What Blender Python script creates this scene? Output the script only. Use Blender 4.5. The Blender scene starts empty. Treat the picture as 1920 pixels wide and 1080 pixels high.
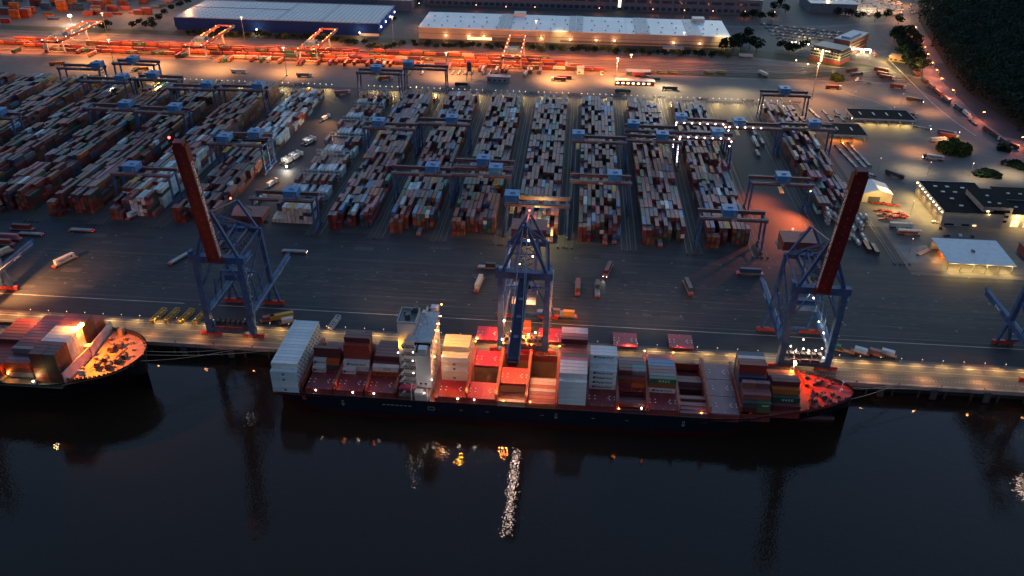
import bpy, math, random
from mathutils import Vector, Matrix
RND = random.Random(7)
SC = bpy.context.scene
COL = SC.collection
rad = math.radians

# ------------------------------------------------------------------ camera (fitted to the terminal's real dimensions)
FPX, PITCH, ROLL, YAW, CAMH = 1530.20853, 0.545004523, -0.0130969814, -0.0756656239, 241.848124
_F = Vector((math.sin(YAW)*math.cos(PITCH), math.cos(YAW)*math.cos(PITCH), -math.sin(PITCH)))
_R0 = Vector((math.cos(YAW), -math.sin(YAW), 0)); _D0 = _F.cross(_R0)
_R = _R0*math.cos(ROLL) + _D0*math.sin(ROLL)
_D = _D0*math.cos(ROLL) - _R0*math.sin(ROLL)
_C = Vector((0, 0, CAMH))
def G(px, py, z=0.0):
    """ground survey: where the photograph's sight line meets the level z"""
    d = _F + _R*((px-960)/FPX) + _D*((py-540)/FPX)
    return _C + d*((z-CAMH)/d.z)
cd = bpy.data.cameras.new('camera'); cam = bpy.data.objects.new('camera', cd); COL.objects.link(cam)
m3 = Matrix((_R, -_D, -_F)).transposed()
cam.matrix_world = Matrix.Translation(_C) @ m3.to_4x4()
cd.sensor_width = 36.0; cd.lens = FPX/1920*36.0; cd.clip_start = 1.0; cd.clip_end = 6000
SC.camera = cam

# ------------------------------------------------------------------ materials
MATS = {}
def mat(name, col, rough=0.6, metal=0.0, var=0.25, vscale=0.35, dust=0.0, spec=0.5, bump=0.0, coat=0.0):
    if name in MATS: return MATS[name]
    m = bpy.data.materials.new(name); m.use_nodes = True; nt = m.node_tree; b = nt.nodes['Principled BSDF']
    b.inputs['Roughness'].default_value = rough; b.inputs['Metallic'].default_value = metal
    b.inputs['Specular IOR Level'].default_value = spec
    tc = nt.nodes.new('ShaderNodeTexCoord')
    n = nt.nodes.new('ShaderNodeTexNoise'); n.inputs['Scale'].default_value = vscale; n.inputs['Detail'].default_value = 5
    nt.links.new(tc.outputs['Object'], n.inputs['Vector'])
    mr = nt.nodes.new('ShaderNodeMapRange'); mr.inputs[1].default_value = 0.3; mr.inputs[2].default_value = 0.7
    mr.inputs[3].default_value = 1-var; mr.inputs[4].default_value = 1+var
    nt.links.new(n.outputs['Fac'], mr.inputs[0])
    mx = nt.nodes.new('ShaderNodeMix'); mx.data_type = 'RGBA'; mx.blend_type = 'MULTIPLY'; mx.inputs[0].default_value = 1
    mx.inputs[6].default_value = (*col, 1); nt.links.new(mr.outputs[0], mx.inputs[7])
    out = mx.outputs[2]
    if dust > 0:
        g = nt.nodes.new('ShaderNodeNewGeometry'); sx = nt.nodes.new('ShaderNodeSeparateXYZ'); nt.links.new(g.outputs['Normal'], sx.inputs[0])
        mm = nt.nodes.new('ShaderNodeMath'); mm.operation = 'MULTIPLY'; mm.use_clamp = True
        nt.links.new(sx.outputs[2], mm.inputs[0]); mm.inputs[1].default_value = dust
        oi = nt.nodes.new('ShaderNodeObjectInfo'); m2 = nt.nodes.new('ShaderNodeMath'); m2.operation = 'MULTIPLY_ADD'
        nt.links.new(oi.outputs['Random'], m2.inputs[0]); m2.inputs[1].default_value = 0.5; m2.inputs[2].default_value = 0.7
        m4 = nt.nodes.new('ShaderNodeMath'); m4.operation = 'MULTIPLY'; m4.use_clamp = True
        nt.links.new(mm.outputs[0], m4.inputs[0]); nt.links.new(m2.outputs[0], m4.inputs[1])
        d = nt.nodes.new('ShaderNodeMix'); d.data_type = 'RGBA'; nt.links.new(m4.outputs[0], d.inputs[0])
        nt.links.new(out, d.inputs[6]); d.inputs[7].default_value = (0.42, 0.20, 0.21, 1); out = d.outputs[2]
    nt.links.new(out, b.inputs['Base Color'])
    if bump > 0:
        bp = nt.nodes.new('ShaderNodeBump'); bp.inputs['Strength'].default_value = bump; bp.inputs['Distance'].default_value = 0.3
        n2 = nt.nodes.new('ShaderNodeTexNoise'); n2.inputs['Scale'].default_value = vscale*6; nt.links.new(tc.outputs['Object'], n2.inputs['Vector'])
        nt.links.new(n2.outputs['Fac'], bp.inputs['Height']); nt.links.new(bp.outputs[0], b.inputs['Normal'])
    MATS[name] = m; return m
def glow(name, col, strength):
    if name in MATS: return MATS[name]
    m = bpy.data.materials.new(name); m.use_nodes = True; nt = m.node_tree
    b = nt.nodes['Principled BSDF']; b.inputs['Base Color'].default_value = (*[min(1, c) for c in col], 1)
    b.inputs['Emission Color'].default_value = (*col, 1); b.inputs['Emission Strength'].default_value = strength*.12
    m.cycles.emission_sampling = 'NONE'
    MATS[name] = m; return m

SODIUM = (1.0, 0.26, 0.035); AMBER = (1.0, 0.40, 0.12); WARM = (1.0, 0.72, 0.38); YELLOW = (1.0, 0.66, 0.22); WHITE = (1.0, 0.86, 0.66); REDL = (1.0, 0.10, 0.03); COLD = (0.85, 0.95, 1.0)
B_SOD = glow('sodium_bulb', (1, .30, .06), 4); B_WARM = glow('warm_bulb', (1, .72, .36), 2.2); B_POST = glow('small_post_bulb', (1, .72, .36), .7); B_LANE = glow('lane_bulb', (1, .78, .45), 1.6); B_UNDER = glow('boom_floodlight_lens', (1, .70, .58), 38); B_WHITE = glow('white_bulb', (1, .86, .68), 7)
B_RED = glow('red_bulb', (1, .03, .02), 5); B_YEL = glow('yellow_bulb', (1, .7, .25), 1.2); B_TAIL = glow('tail_bulb', (1, .04, .02), 1.5)
B_DIM = glow('lit_pane', (1, .62, .28), .4)

BLUE = mat('crane_blue_paint', (0.038, 0.088, 0.205), .55, var=.3, spec=.3)
BLUE2 = mat('trolley_blue_paint', (0.028, 0.165, 0.40), .5, var=.15)
GIRD = mat('girder_maroon_paint', (0.125, 0.05, 0.058), .5, var=.2)
BOOM = mat('boom_red_paint', (0.145, 0.014, 0.016), .45, var=.3)
BOOMTOP = mat('boom_deck_blue_grey', (0.042, 0.038, 0.072), .9, spec=.1)
REDP = mat('bogie_red_paint', (0.42, 0.04, 0.025), .5)
HATCH = mat('hatch_cover_red', (0.36, 0.012, 0.018), .38, var=.18, vscale=.2)
HATCHV = mat('hatch_cover_mauve', (0.22, 0.12, 0.14), .5, var=.15, vscale=.2)
SHIPRED = mat('deck_oxide_red', (0.24, 0.04, 0.03), .55, var=.3)
WHITEP = mat('white_ship_paint', (0.58, 0.56, 0.55), .45, var=.06)
SOFTW = mat('off_white_paint', (0.55, 0.54, 0.52), .5, var=.1)
GREYD = mat('dark_grey_metal', (0.06, 0.06, 0.065), .5)
GREYM = mat('mid_grey_metal', (0.22, 0.23, 0.25), .5)
GALV = mat('galvanised_steel', (0.27, 0.28, 0.29), .4, metal=.5)
BLACKR = mat('black_rubber', (0.02, 0.02, 0.02), .7)
YELP = mat('yellow_paint', (0.55, 0.36, 0.04), .5)
ORGP = mat('orange_paint', (0.55, 0.16, 0.025), .5)
TAN = mat('hold_tan_paint', (0.36, 0.22, 0.11), .6, var=.15)
GLASS = mat('dark_glass', (0.01, 0.012, 0.016), .12, var=0)
WHT = mat('white_marking', (0.75, 0.75, 0.72), .6, var=.1)
CONC = mat('weathered_concrete', (0.26, 0.23, 0.20), .8, var=.3, vscale=.15)
DARKW = mat('dark_decal', (0.02, 0.022, 0.05), .5, var=0)

# ------------------------------------------------------------------ mesh builder
class MB:
    def __init__(s): s.v = []; s.f = []; s.m = []
    def add(s, vs, fs, mi=0):
        o = len(s.v); s.v += [tuple(q) for q in vs]
        for f in fs: s.f.append([i+o for i in f]); s.m.append(mi)
    def box(s, x0, x1, y0, y1, z0, z1, mi=0):
        s.add([(x0,y0,z0),(x1,y0,z0),(x1,y1,z0),(x0,y1,z0),(x0,y0,z1),(x1,y0,z1),(x1,y1,z1),(x0,y1,z1)],
              [(0,3,2,1),(4,5,6,7),(0,1,5,4),(1,2,6,5),(2,3,7,6),(3,0,4,7)], mi)
    def beam(s, p, q, w, h, mi=0, w2=None, h2=None):
        p = Vector(p); q = Vector(q); d = (q-p).normalized()
        up = Vector((0,0,1)) if abs(d.z) < .95 else Vector((0,1,0))
        a = d.cross(up).normalized(); b = a.cross(d).normalized()
        w2 = w if w2 is None else w2; h2 = h if h2 is None else h2
        vs = []
        for c, ww, hh in ((p,w,h),(q,w2,h2)):
            for i, j in ((-1,-1),(1,-1),(1,1),(-1,1)): vs.append(c + a*(i*ww/2) + b*(j*hh/2))
        s.add(vs, [(0,1,2,3),(7,6,5,4),(0,4,5,1),(1,5,6,2),(2,6,7,3),(3,7,4,0)], mi)
    def cyl(s, p, q, r, n=8, mi=0, r2=None, caps=True):
        p = Vector(p); q = Vector(q); d = (q-p).normalized(); r2 = r if r2 is None else r2
        up = Vector((0,0,1)) if abs(d.z) < .95 else Vector((1,0,0))
        a = d.cross(up).normalized(); b = a.cross(d).normalized()
        vs = [p + (a*math.cos(t)+b*math.sin(t))*r for t in (2*math.pi*i/n for i in range(n))]
        vs += [q + (a*math.cos(t)+b*math.sin(t))*r2 for t in (2*math.pi*i/n for i in range(n))]
        fs = [(i, i+n, (i+1) % n+n, (i+1) % n) for i in range(n)]
        if caps: fs += [tuple(range(n)), tuple(range(2*n-1, n-1, -1))]
        s.add(vs, fs, mi)
    def ball(s, c, r, mi=0, n=8, k=5, sz=1.0):
        vs = [(c[0], c[1], c[2]-r*sz)]
        for j in range(1, k):
            t = -math.pi/2 + math.pi*j/k
            for i in range(n):
                a = 2*math.pi*i/n; vs.append((c[0]+r*math.cos(t)*math.cos(a), c[1]+r*math.cos(t)*math.sin(a), c[2]+r*sz*math.sin(t)))
        vs.append((c[0], c[1], c[2]+r*sz)); fs = []
        for i in range(n): fs.append((0, 1+(i+1) % n, 1+i))
        for j in range(k-2):
            for i in range(n): fs.append((1+j*n+i, 1+j*n+(i+1) % n, 1+(j+1)*n+(i+1) % n, 1+(j+1)*n+i))
        L = len(vs)-1
        for i in range(n): fs.append((L, 1+(k-2)*n+i, 1+(k-2)*n+(i+1) % n))
        s.add(vs, fs, mi)
    def prism(s, pts, z0, z1, mi=0, top=None):
        n = len(pts); vs = [(x,y,z0) for x, y in pts] + [(x,y,z1) for x, y in pts]
        s.add(vs, [(i, (i+1) % n, (i+1) % n+n, i+n) for i in range(n)] + [tuple(range(n-1,-1,-1))], mi)
        s.add(vs, [tuple(range(n, 2*n))], mi if top is None else top)
    def mesh(s, name, mats, smooth=False):
        me = bpy.data.meshes.new(name); me.from_pydata(s.v, [], s.f)
        for m in (mats if isinstance(mats, (list, tuple)) else [mats]): me.materials.append(m)
        me.polygons.foreach_set('material_index', s.m)
        if smooth: me.polygons.foreach_set('use_smooth', [True]*len(s.f))
        me.update(); return me
    def build(s, name, mats, parent=None, smooth=False):
        o = bpy.data.objects.new(name, s.mesh(name, mats, smooth)); COL.objects.link(o)
        if parent: o.parent = parent
        return o
def mobj(name, me, parent=None, loc=None, rz=0):
    o = bpy.data.objects.new(name, me); COL.objects.link(o)
    if parent: o.parent = parent
    if loc is not None: o.location = loc
    o.rotation_euler.z = rz
    return o
def tag(o, label=None, cat=None, group=None, kind=None):
    if label: o['label'] = label
    if cat: o['category'] = cat
    if group: o['group'] = group
    if kind: o['kind'] = kind
    return o
def thing(name, label, cat, loc=(0,0,0), rz=0, group=None):
    o = bpy.data.objects.new(name, None); COL.objects.link(o); o.location = loc; o.rotation_euler.z = rz; o.empty_display_size = .5
    return tag(o, label, cat, group)
def dup(root, loc, rz=None, label=None, group=None):
    def cp(o, par):
        c = o.copy(); COL.objects.link(c)
        if par: c.parent = par
        for ch in o.children: cp(ch, c)
        return c
    r = cp(root, None); r.location = loc
    if rz is not None: r.rotation_euler.z = rz
    if label: r['label'] = label
    if group: r['group'] = group
    return r
ORD = ['zeroth','first','second','third','fourth','fifth','sixth','seventh','eighth','ninth','tenth','eleventh','twelfth','thirteenth','fourteenth','fifteenth','sixteenth','seventeenth','eighteenth','nineteenth','twentieth','twenty-first','twenty-second','twenty-third','twenty-fourth','twenty-fifth','twenty-sixth','twenty-seventh','twenty-eighth','twenty-ninth','thirtieth']
def struct(o): o['kind'] = 'structure'; return o
def multi(name, mats, parent, boxes, mi=None):
    """each box a mesh object of its own"""
    out = []
    for q in boxes:
        b = MB(); b.box(*q[:6], q[6] if len(q) > 6 else 0); out.append(b.build(name, mats, parent))
    return out
LK = .10
def light(loc, col, power, r=0.4, kind='POINT', aim=None, size=math.pi*0.7, blend=.6, name='lamp_light'):
    d = bpy.data.lights.new(name, kind); d.energy = power*LK; d.color = col; d.shadow_soft_size = r
    if kind == 'SPOT': d.spot_size = size; d.spot_blend = blend
    o = bpy.data.objects.new(name, d); COL.objects.link(o); o.location = loc
    if aim is not None:
        o.rotation_euler = (Vector(aim)-Vector(loc)).to_track_quat('-Z', 'Y').to_euler()
    return o
_TXT = {}
def text_mesh(s, size, mt, bold=0.0, extrude=0.01):
    k = (s, size, mt.name)
    if k in _TXT: return _TXT[k]
    cu = bpy.data.curves.new('lettering', 'FONT'); cu.body = s; cu.size = size; cu.align_x = 'CENTER'; cu.align_y = 'CENTER'; cu.extrude = extrude; cu.offset = bold
    cu.resolution_u = 2
    o = bpy.data.objects.new('lettering', cu); COL.objects.link(o)
    dg = bpy.context.evaluated_depsgraph_get(); me = bpy.data.meshes.new_from_object(o.evaluated_get(dg))
    bpy.data.objects.remove(o); bpy.data.curves.remove(cu)
    me.materials.clear(); me.materials.append(mt); _TXT[k] = me; return me
def lettering(s, size, mt, parent, loc, rot=(math.pi/2, 0, 0), bold=0.0):
    o = mobj('lettering', text_mesh(s, size, mt, bold), parent, loc); o.rotation_euler = rot; return o

# ------------------------------------------------------------------ sky and sun (dusk)
w = bpy.data.worlds.new('World'); SC.world = w; w.use_nodes = True
nt = w.node_tree; bg = nt.nodes['Background']
sk = nt.nodes.new('ShaderNodeTexSky'); sk.sky_type = 'NISHITA'; sk.sun_disc = False
sk.sun_elevation = rad(-3.0); sk.sun_rotation = rad(12); sk.altitude = 50; sk.air_density = 1.0; sk.dust_density = 0.5; sk.ozone_density = 1.4
wb = nt.nodes.new('ShaderNodeMix'); wb.data_type = 'RGBA'; wb.blend_type = 'MULTIPLY'; wb.inputs[0].default_value = 1; wb.inputs[7].default_value = (.74, 1.0, 1.0, 1)
nt.links.new(sk.outputs[0], wb.inputs[6]); nt.links.new(wb.outputs[2], bg.inputs[0]); bg.inputs[1].default_value = 0.15
sd = bpy.data.lights.new('sun', 'SUN'); so = bpy.data.objects.new('sun', sd); COL.objects.link(so)
sd.energy = 0.003; sd.angle = rad(10); sd.color = (1, .9, .8)
so.rotation_euler = (rad(80), 0, rad(168))
vs = SC.view_settings; vs.view_transform = 'Standard'; vs.look = 'None'; vs.exposure = 5.5; vs.gamma = 1; vs.use_curve_mapping = False
SC.cycles.use_denoising = True
try: SC.cycles.denoiser = 'OPENIMAGEDENOISE'
except Exception: pass
SC.cycles.max_bounces = 4; SC.cycles.diffuse_bounces = 2; SC.cycles.glossy_bounces = 3; SC.cycles.transparent_max_bounces = 4
SC.cycles.light_sampling_threshold = 0.0; SC.cycles.sample_clamp_indirect = 1.2; SC.cycles.caustics_reflective = False; SC.cycles.caustics_refractive = False
SC.cycles.use_light_tree = True
# ------------------------------------------------------------------ ground materials
def ground_mat(name, c1, c2, s1=0.02, s2=0.6, streak=None, rough=0.75, joints=None):
    m = bpy.data.materials.new(name); m.use_nodes = True; nt = m.node_tree; b = nt.nodes['Principled BSDF']
    L = nt.links.new; N = nt.nodes.new
    b.inputs['Roughness'].default_value = rough; b.inputs['Specular IOR Level'].default_value = .35
    tc = N('ShaderNodeTexCoord')
    a = N('ShaderNodeTexNoise'); a.inputs['Scale'].default_value = s1; a.inputs['Detail'].default_value = 8; a.inputs['Roughness'].default_value = .65
    L(tc.outputs['Object'], a.inputs['Vector'])
    mp = N('ShaderNodeMapping'); mp.inputs['Scale'].default_value = streak or (1, 1, 1); L(tc.outputs['Object'], mp.inputs['Vector'])
    c = N('ShaderNodeTexNoise'); c.inputs['Scale'].default_value = s2; c.inputs['Detail'].default_value = 6; L(mp.outputs[0], c.inputs['Vector'])
    ad = N('ShaderNodeMath'); ad.operation = 'MULTIPLY_ADD'; L(c.outputs['Fac'], ad.inputs[0]); ad.inputs[1].default_value = .9; L(a.outputs['Fac'], ad.inputs[2])
    mr = N('ShaderNodeMapRange'); mr.inputs[1].default_value = .65; mr.inputs[2].default_value = 1.2; L(ad.outputs[0], mr.inputs[0])
    mx = N('ShaderNodeMix'); mx.data_type = 'RGBA'; mx.inputs[6].default_value = (*c1, 1); mx.inputs[7].default_value = (*c2, 1); L(mr.outputs[0], mx.inputs[0])
    out = mx.outputs[2]
    if joints:
        br = N('ShaderNodeTexBrick'); br.inputs['Scale'].default_value = 1.0; br.inputs['Brick Width'].default_value = joints[0]; br.inputs['Row Height'].default_value = joints[1]
        br.inputs['Mortar Size'].default_value = joints[2]; br.inputs['Color1'].default_value = (1,1,1,1); br.inputs['Color2'].default_value = (.86,.86,.86,1); br.inputs['Mortar'].default_value = (.6,.6,.6,1)
        L(tc.outputs['Object'], br.inputs['Vector'])
        mj = N('ShaderNodeMix'); mj.data_type = 'RGBA'; mj.blend_type = 'MULTIPLY'; mj.inputs[0].default_value = 1; L(out, mj.inputs[6]); L(br.outputs['Color'], mj.inputs[7]); out = mj.outputs[2]
    L(out, b.inputs['Base Color']); return m
M_APRON = ground_mat('apron_asphalt', (.018,.022,.030), (.045,.050,.061), .018, .5, (.10, 1.6, 1), joints=(46, 19, .12))
M_QUAY = ground_mat('quay_asphalt', (.095,.082,.070), (.17,.150,.130), .03, .7, (.1, 2, 1), joints=(24, 9, .15))
M_BALLAST = ground_mat('track_bed', (.030,.030,.032), (.065,.062,.060), .05, 1.2, (3, .12, 1))
M_PAD = ground_mat('stack_pad', (.035,.036,.038), (.06,.06,.06), .05, .8)
M_ROAD = ground_mat('road_asphalt', (.085,.080,.076), (.15,.142,.135), .02, .5, (.2, 1, 1))
M_RAILBED = ground_mat('rail_yard_gravel', (.13,.085,.065), (.26,.19,.145), .04, 1.0, (.06, 2.5, 1))
M_YARD = ground_mat('yard_concrete', (.10,.098,.095), (.17,.165,.16), .02, .4, (.3, .6, 1), joints=(30, 30, .15))
M_GRASS = ground_mat('dry_grass', (.02,.028,.010), (.055,.06,.025), .06, .9)
M_LAND = ground_mat('far_ground', (.05,.05,.05), (.10,.10,.095), .01, .2)

def sheet(name, pts, z, m):
    b = MB(); b.add([(x, y, z) for x, y in pts], [tuple(range(len(pts)))]); return struct(b.build(name, m))
def rect(name, x0, x1, y0, y1, z, m): return sheet(name, [(x0,y0),(x1,y0),(x1,y1),(x0,y1)], z, m)
QY = 326.5
ZW = -7.0
# terrain with the quay face
b = MB(); X0, X1, Y1 = -2600, 2800, 3600
b.add([(X0,QY,0),(X1,QY,0),(X1,Y1,0),(X0,Y1,0),(X0,QY+3.5,-1.8),(X1,QY+3.5,-1.8),(X0,QY+3.5,-16),(X1,QY+3.5,-16),(X0,QY,-1.8),(X1,QY,-1.8)],
      [(0,1,2,3),(8,9,1,0),(4,5,9,8),(6,7,5,4)])
struct(b.build('ground', M_APRON))
# water
mw = bpy.data.materials.new('harbour_water'); mw.use_nodes = True; nt = mw.node_tree; bs = nt.nodes['Principled BSDF']
bs.inputs['Base Color'].default_value = (.020,.013,.009,1); bs.inputs['Roughness'].default_value = .012; bs.inputs['IOR'].default_value = 1.33; bs.inputs['Specular IOR Level'].default_value = .5
tc = nt.nodes.new('ShaderNodeTexCoord')
hs = []
for sc_, wt, dt in ((0.05, .10, 2), (.30, .22, 1), (1.3, .85, 0)):
    n = nt.nodes.new('ShaderNodeTexNoise'); n.inputs['Scale'].default_value = sc_; n.inputs['Detail'].default_value = dt
    nt.links.new(tc.outputs['Object'], n.inputs['Vector']); k = nt.nodes.new('ShaderNodeMath'); k.operation = 'MULTIPLY'; k.inputs[1].default_value = wt/sc_*.05
    nt.links.new(n.outputs['Fac'], k.inputs[0]); hs.append(k)
a1 = nt.nodes.new('ShaderNodeMath'); a2 = nt.nodes.new('ShaderNodeMath')
nt.links.new(hs[0].outputs[0], a1.inputs[0]); nt.links.new(hs[1].outputs[0], a1.inputs[1]); nt.links.new(a1.outputs[0], a2.inputs[0]); nt.links.new(hs[2].outputs[0], a2.inputs[1])
bp = nt.nodes.new('ShaderNodeBump'); bp.inputs['Strength'].default_value = 1.0; bp.inputs['Distance'].default_value = 0.9
nt.links.new(a2.outputs[0], bp.inputs['Height']); nt.links.new(bp.outputs[0], bs.inputs['Normal'])
b = MB(); b.add([(-2600,-1200,ZW),(2800,-1200,ZW),(2800,QY+4,ZW),(-2600,QY+4,ZW)], [(0,1,2,3)]); struct(b.build('water', mw))

# quay wall: capping beam, fender panels, piles
qw = thing('quay_wall', 'long concrete quay wall with capping beam, fenders and dark piles above the water', 'quay wall', (0, QY, 0))
b = MB(); b.box(-420, 420, -.35, 1.1, -1.9, .22); b.build('capping_beam', CONC, qw)
pm_ = MB(); pm_.cyl((0, .8, -1.8), (0, .8, -12), .55, 7); pm_ = pm_.mesh('pile', mat('dark_pile', (.05,.045,.04), .7))
for i in range(-26, 23): mobj('pile', pm_, qw, (i*12.4, 0, 0))
for i in range(-13, 10):
    f = MB(); x = i*24.8+6; f.box(x-1.5, x+1.5, -1.5, -.6, -6.3, -1.0, 0); f.cyl((x, -.6, -2.4), (x, .5, -2.4), .7, 8, 1); f.cyl((x, -.6, -4.8), (x, .5, -4.8), .7, 8, 1)
    f.build('fender', [GREYD, BLACKR], qw)
b = MB(); b.cyl((0, .7, .2), (0, .7, .75), .32, 8); b.cyl((0, .7, .75), (0, .7, .95), .5, 8); bm_ = b.mesh('bollard', GREYD)
for i in range(-16, 13): mobj('bollard', bm_, qw, (i*20+3, 0, 0))

# paving sheets
rect('quay_apron', -430, 430, QY+.8, 347.6, .012, M_QUAY)
rect('landside_road', -700, 205, 750, 822, .012, M_ROAD)
rect('rail_yard_bed', -900, 330, 822, 906, .012, M_RAILBED)
sheet('truck_yard', [(205,437),(420,437),(420,640),(352,690),(345,760),(330,822),(205,822)], .014, M_ROAD)
sheet('service_yard', [(190,500),(246,500),(246,560),(205,560),(200,548)], .03, M_YARD)
sheet('far_land', [(-2600,906),(2800,906),(2800,3600),(-2600,3600)], .012, M_LAND)
sheet('verge', [(-900,905),(190,905),(330,862),(330,880),(200,934),(-900,934)], .03, M_GRASS)
sheet('verge_strip', [(80,828),(205,826),(262,842),(262,858),(205,846),(80,842)], .034, M_GRASS)
sheet('depot_yard', [(-1200,938),(-480,938),(-440,1200),(-1200,1200)], .02, M_YARD)
GAPS = [-161.5, -121.5, -81.5, -41.5, -1.5, 38.5, 78.5, 118.5, 160.0, 203.0, -222.5, -264, -306, -348, -390, -432, -474, -516, -558, -600]
BLK = {0:-20, 1:20, 2:60, 3:100, 4:140, 5:181, -1:-60, -2:-100, -3:-140, -4:-180, -5:-243, -6:-285, -7:-327, -8:-369, -9:-411, -10:-453, -11:-495, -12:-537, -13:-579}
for k, x in BLK.items(): rect('stack_pad', x-14.5, x+14.5, 455, 742, .016, M_PAD)
for x in GAPS:
    if x in (203.0, -222.5): continue
    rect('track_bed', x-5.5, x+5.5, 449, 753, .018, M_BALLAST)
STEEL = mat('worn_rail_steel', (.13,.125,.12), .45, metal=.5, var=.1)
for x in GAPS:
    offs = (-4.4, -1.0, 1.0, 4.4) if x not in (203.0, -222.5) else ((-4, -2) if x > 0 else ())
    if not offs: continue
    b = MB()
    for o in offs: b.box(x+o-.14, x+o+.14, 449, 753, .02, .16)
    struct(b.build('crane_rail', STEEL))
BUF = {}
for x in GAPS:
    if x in (-222.5,): continue
    for y, s in ((448.5, -1), (753.5, 1)):
        t = thing('rail_buffer', 'row of dark steel rail buffers at the end of the crane tracks', 'rail buffer', (x, y, 0), 0, 'buffers at the ends of the yard crane tracks')
        if s not in BUF:
            b = MB(); b.box(-.35, .35, -.5, .5, .0, .9); b.beam((0, -s*.4, .9), (0, -s*1.9, .05), .3, .3); BUF[s] = b.mesh('buffer_stop', GREYD)
        for o in (-4.4, -1.0, 1.0, 4.4): mobj('buffer_stop', BUF[s], t, (o, 0, 0))
        if s > 0:
            b = MB(); b.box(-5.6, 5.6, .55, .75, .7, 1.0)
            for o in (-5.4, -2.8, 0, 2.8, 5.4): b.box(o-.12, o+.12, .53, .77, 0, 1.9)
            b.build('barrier', GREYD, t)
# quay rails and painted lines
b = MB()
for y in (334.6, 335.2, 366.8, 367.4): b.box(-430, 430, y-.09, y+.09, .02, .07)
struct(b.build('crane_rail', STEEL))
b = MB()
def line(x0, x1, y0, y1, z=.024): b.add([(x0,y0,z),(x1,y0,z),(x1,y1,z),(x0,y1,z)], [(0,1,2,3)])
line(-430, -208, 363.2, 363.6); line(-200, 430, 363.2, 363.6)
line(-430, 430, 342.9, 343.2); line(-430, 430, 345.2, 345.4); line(-430, 430, 338.2, 338.4); line(-430, 430, 331.3, 331.5)
struct(b.build('quay_line', mat('worn_line_paint', (.45,.43,.40), .7, var=.4, vscale=.1)))
b = MB()
for y, ph in ((411, 0), (398.5, 4), (390, 8), (403, 2.5), (381.5, 6)):
    x = -330+ph
    while x < 330:
        if RND.random() < .8: line(x, x+3.0, y-.14, y+.14, .022)
        x += 10.2
for i in range(60): line(120+i*1.7, 120.8+i*1.7, 330.8, 334.0, .03)
struct(b.build('apron_marking', mat('faded_line_paint', (.12,.12,.12), .7, var=.5, vscale=.08)))
b = MB()
for i in range(46):   # asphalt repair patches
    x = RND.uniform(-330, 250); y = RND.uniform(369, 446); w_ = RND.uniform(3, 16); h_ = RND.uniform(2, 6); z_ = .0145+i*.00004
    b.add([(x,y,z_),(x+w_,y,z_),(x+w_,y+h_,z_),(x,y+h_,z_)], [(0,1,2,3)], i % 2)
struct(b.build('asphalt_patch', [mat('patch_dark_asphalt', (.019,.021,.025), .8, var=.2), mat('patch_pale_asphalt', (.052,.055,.062), .8, var=.2)]))
b = MB()
for i in range(-11, 9):   # drain covers
    for y in (377, 407, 436): b.box(i*29+5, i*29+6.2, y, y+1.2, .015, .035)
struct(b.build('drain_cover', mat('drain_cover_iron', (.10,.10,.10), .5)))
# dark tyre streaks where the driverless transporters run
b = MB()
for i in range(70):
    y = RND.uniform(370, 446); x = RND.uniform(-320, 200); l = RND.uniform(30, 190); line(x, x+l, y, y+RND.uniform(.5, 1.6), .017+i*.0002)
struct(b.build('tyre_mark', mat('tyre_rubber_stain', (.035,.034,.035), .7, var=.35, vscale=.1)))
# rail tracks of the train terminal
TRK = [831, 836, 843.5, 848.5, 855.5, 861, 867, 872.5, 886]
b = MB()
for y in TRK:
    for o in (-.75, .75): b.box(-900, 330 if y < 880 else 140, y+o-.09, y+o+.09, .03, .2)
struct(b.build('railway_track', STEEL))
# roads behind the terminal and beside the forest
rp = [(480,1330),(452,1230),(402,1069),(393,1015),(378,943),(366,880),(358,842),(354,790),(350,723),(353,678),(359,643),(385,560),(420,470)]
def ribbon(name, pts, wd, z, m):
    b = MB(); vs = []
    for i, p in enumerate(pts):
        a = Vector(pts[max(0, i-1)]); c = Vector(pts[min(len(pts)-1, i+1)]); d = (c-a).normalized(); n = Vector((-d.y, d.x))
        vs += [(p[0]+n.x*wd/2, p[1]+n.y*wd/2, z), (p[0]-n.x*wd/2, p[1]-n.y*wd/2, z)]
    b.add(vs, [(2*i, 2*i+1, 2*i+3, 2*i+2) for i in range(len(pts)-1)]); return struct(b.build(name, m))
ribbon('forest_road', rp, 15, .05, M_ROAD)
ribbon('branch_road', [(-200,1046),(60,1050),(190,1040),(300,1055),(395,1090)], 11, .04, M_ROAD)
ribbon('port_road', [(-900,912),(60,908),(150,902),(230,880),(300,868),(352,850)], 9, .045, M_ROAD)
ribbon('gate_road', [(250,700),(300,800),(322,860),(318,905),(340,945),(380,960)], 14, .042, M_ROAD)
rw = MB()
def rwl(pts, wd=.35, z=.06):
    vs = []
    for i, p in enumerate(pts):
        a = Vector(pts[max(0, i-1)]); c = Vector(pts[min(len(pts)-1, i+1)]); d = (c-a).normalized(); n = Vector((-d.y, d.x))
        vs += [(p[0]+n.x*wd, p[1]+n.y*wd, z), (p[0]-n.x*wd, p[1]-n.y*wd, z)]
    rw.add(vs, [(2*i, 2*i+1, 2*i+3, 2*i+2) for i in range(len(pts)-1)])
rwl([tuple(G(x, y)[:2]) for x, y in ((1662,108),(1690,135),(1720,165),(1750,195),(1790,228),(1830,255))])
rwl([tuple(G(x, y)[:2]) for x, y in ((1540,150),(1590,175),(1640,190),(1675,205))], .25)
struct(rw.build('road_marking', mat('worn_line_paint', (.45,.43,.40))))
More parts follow.
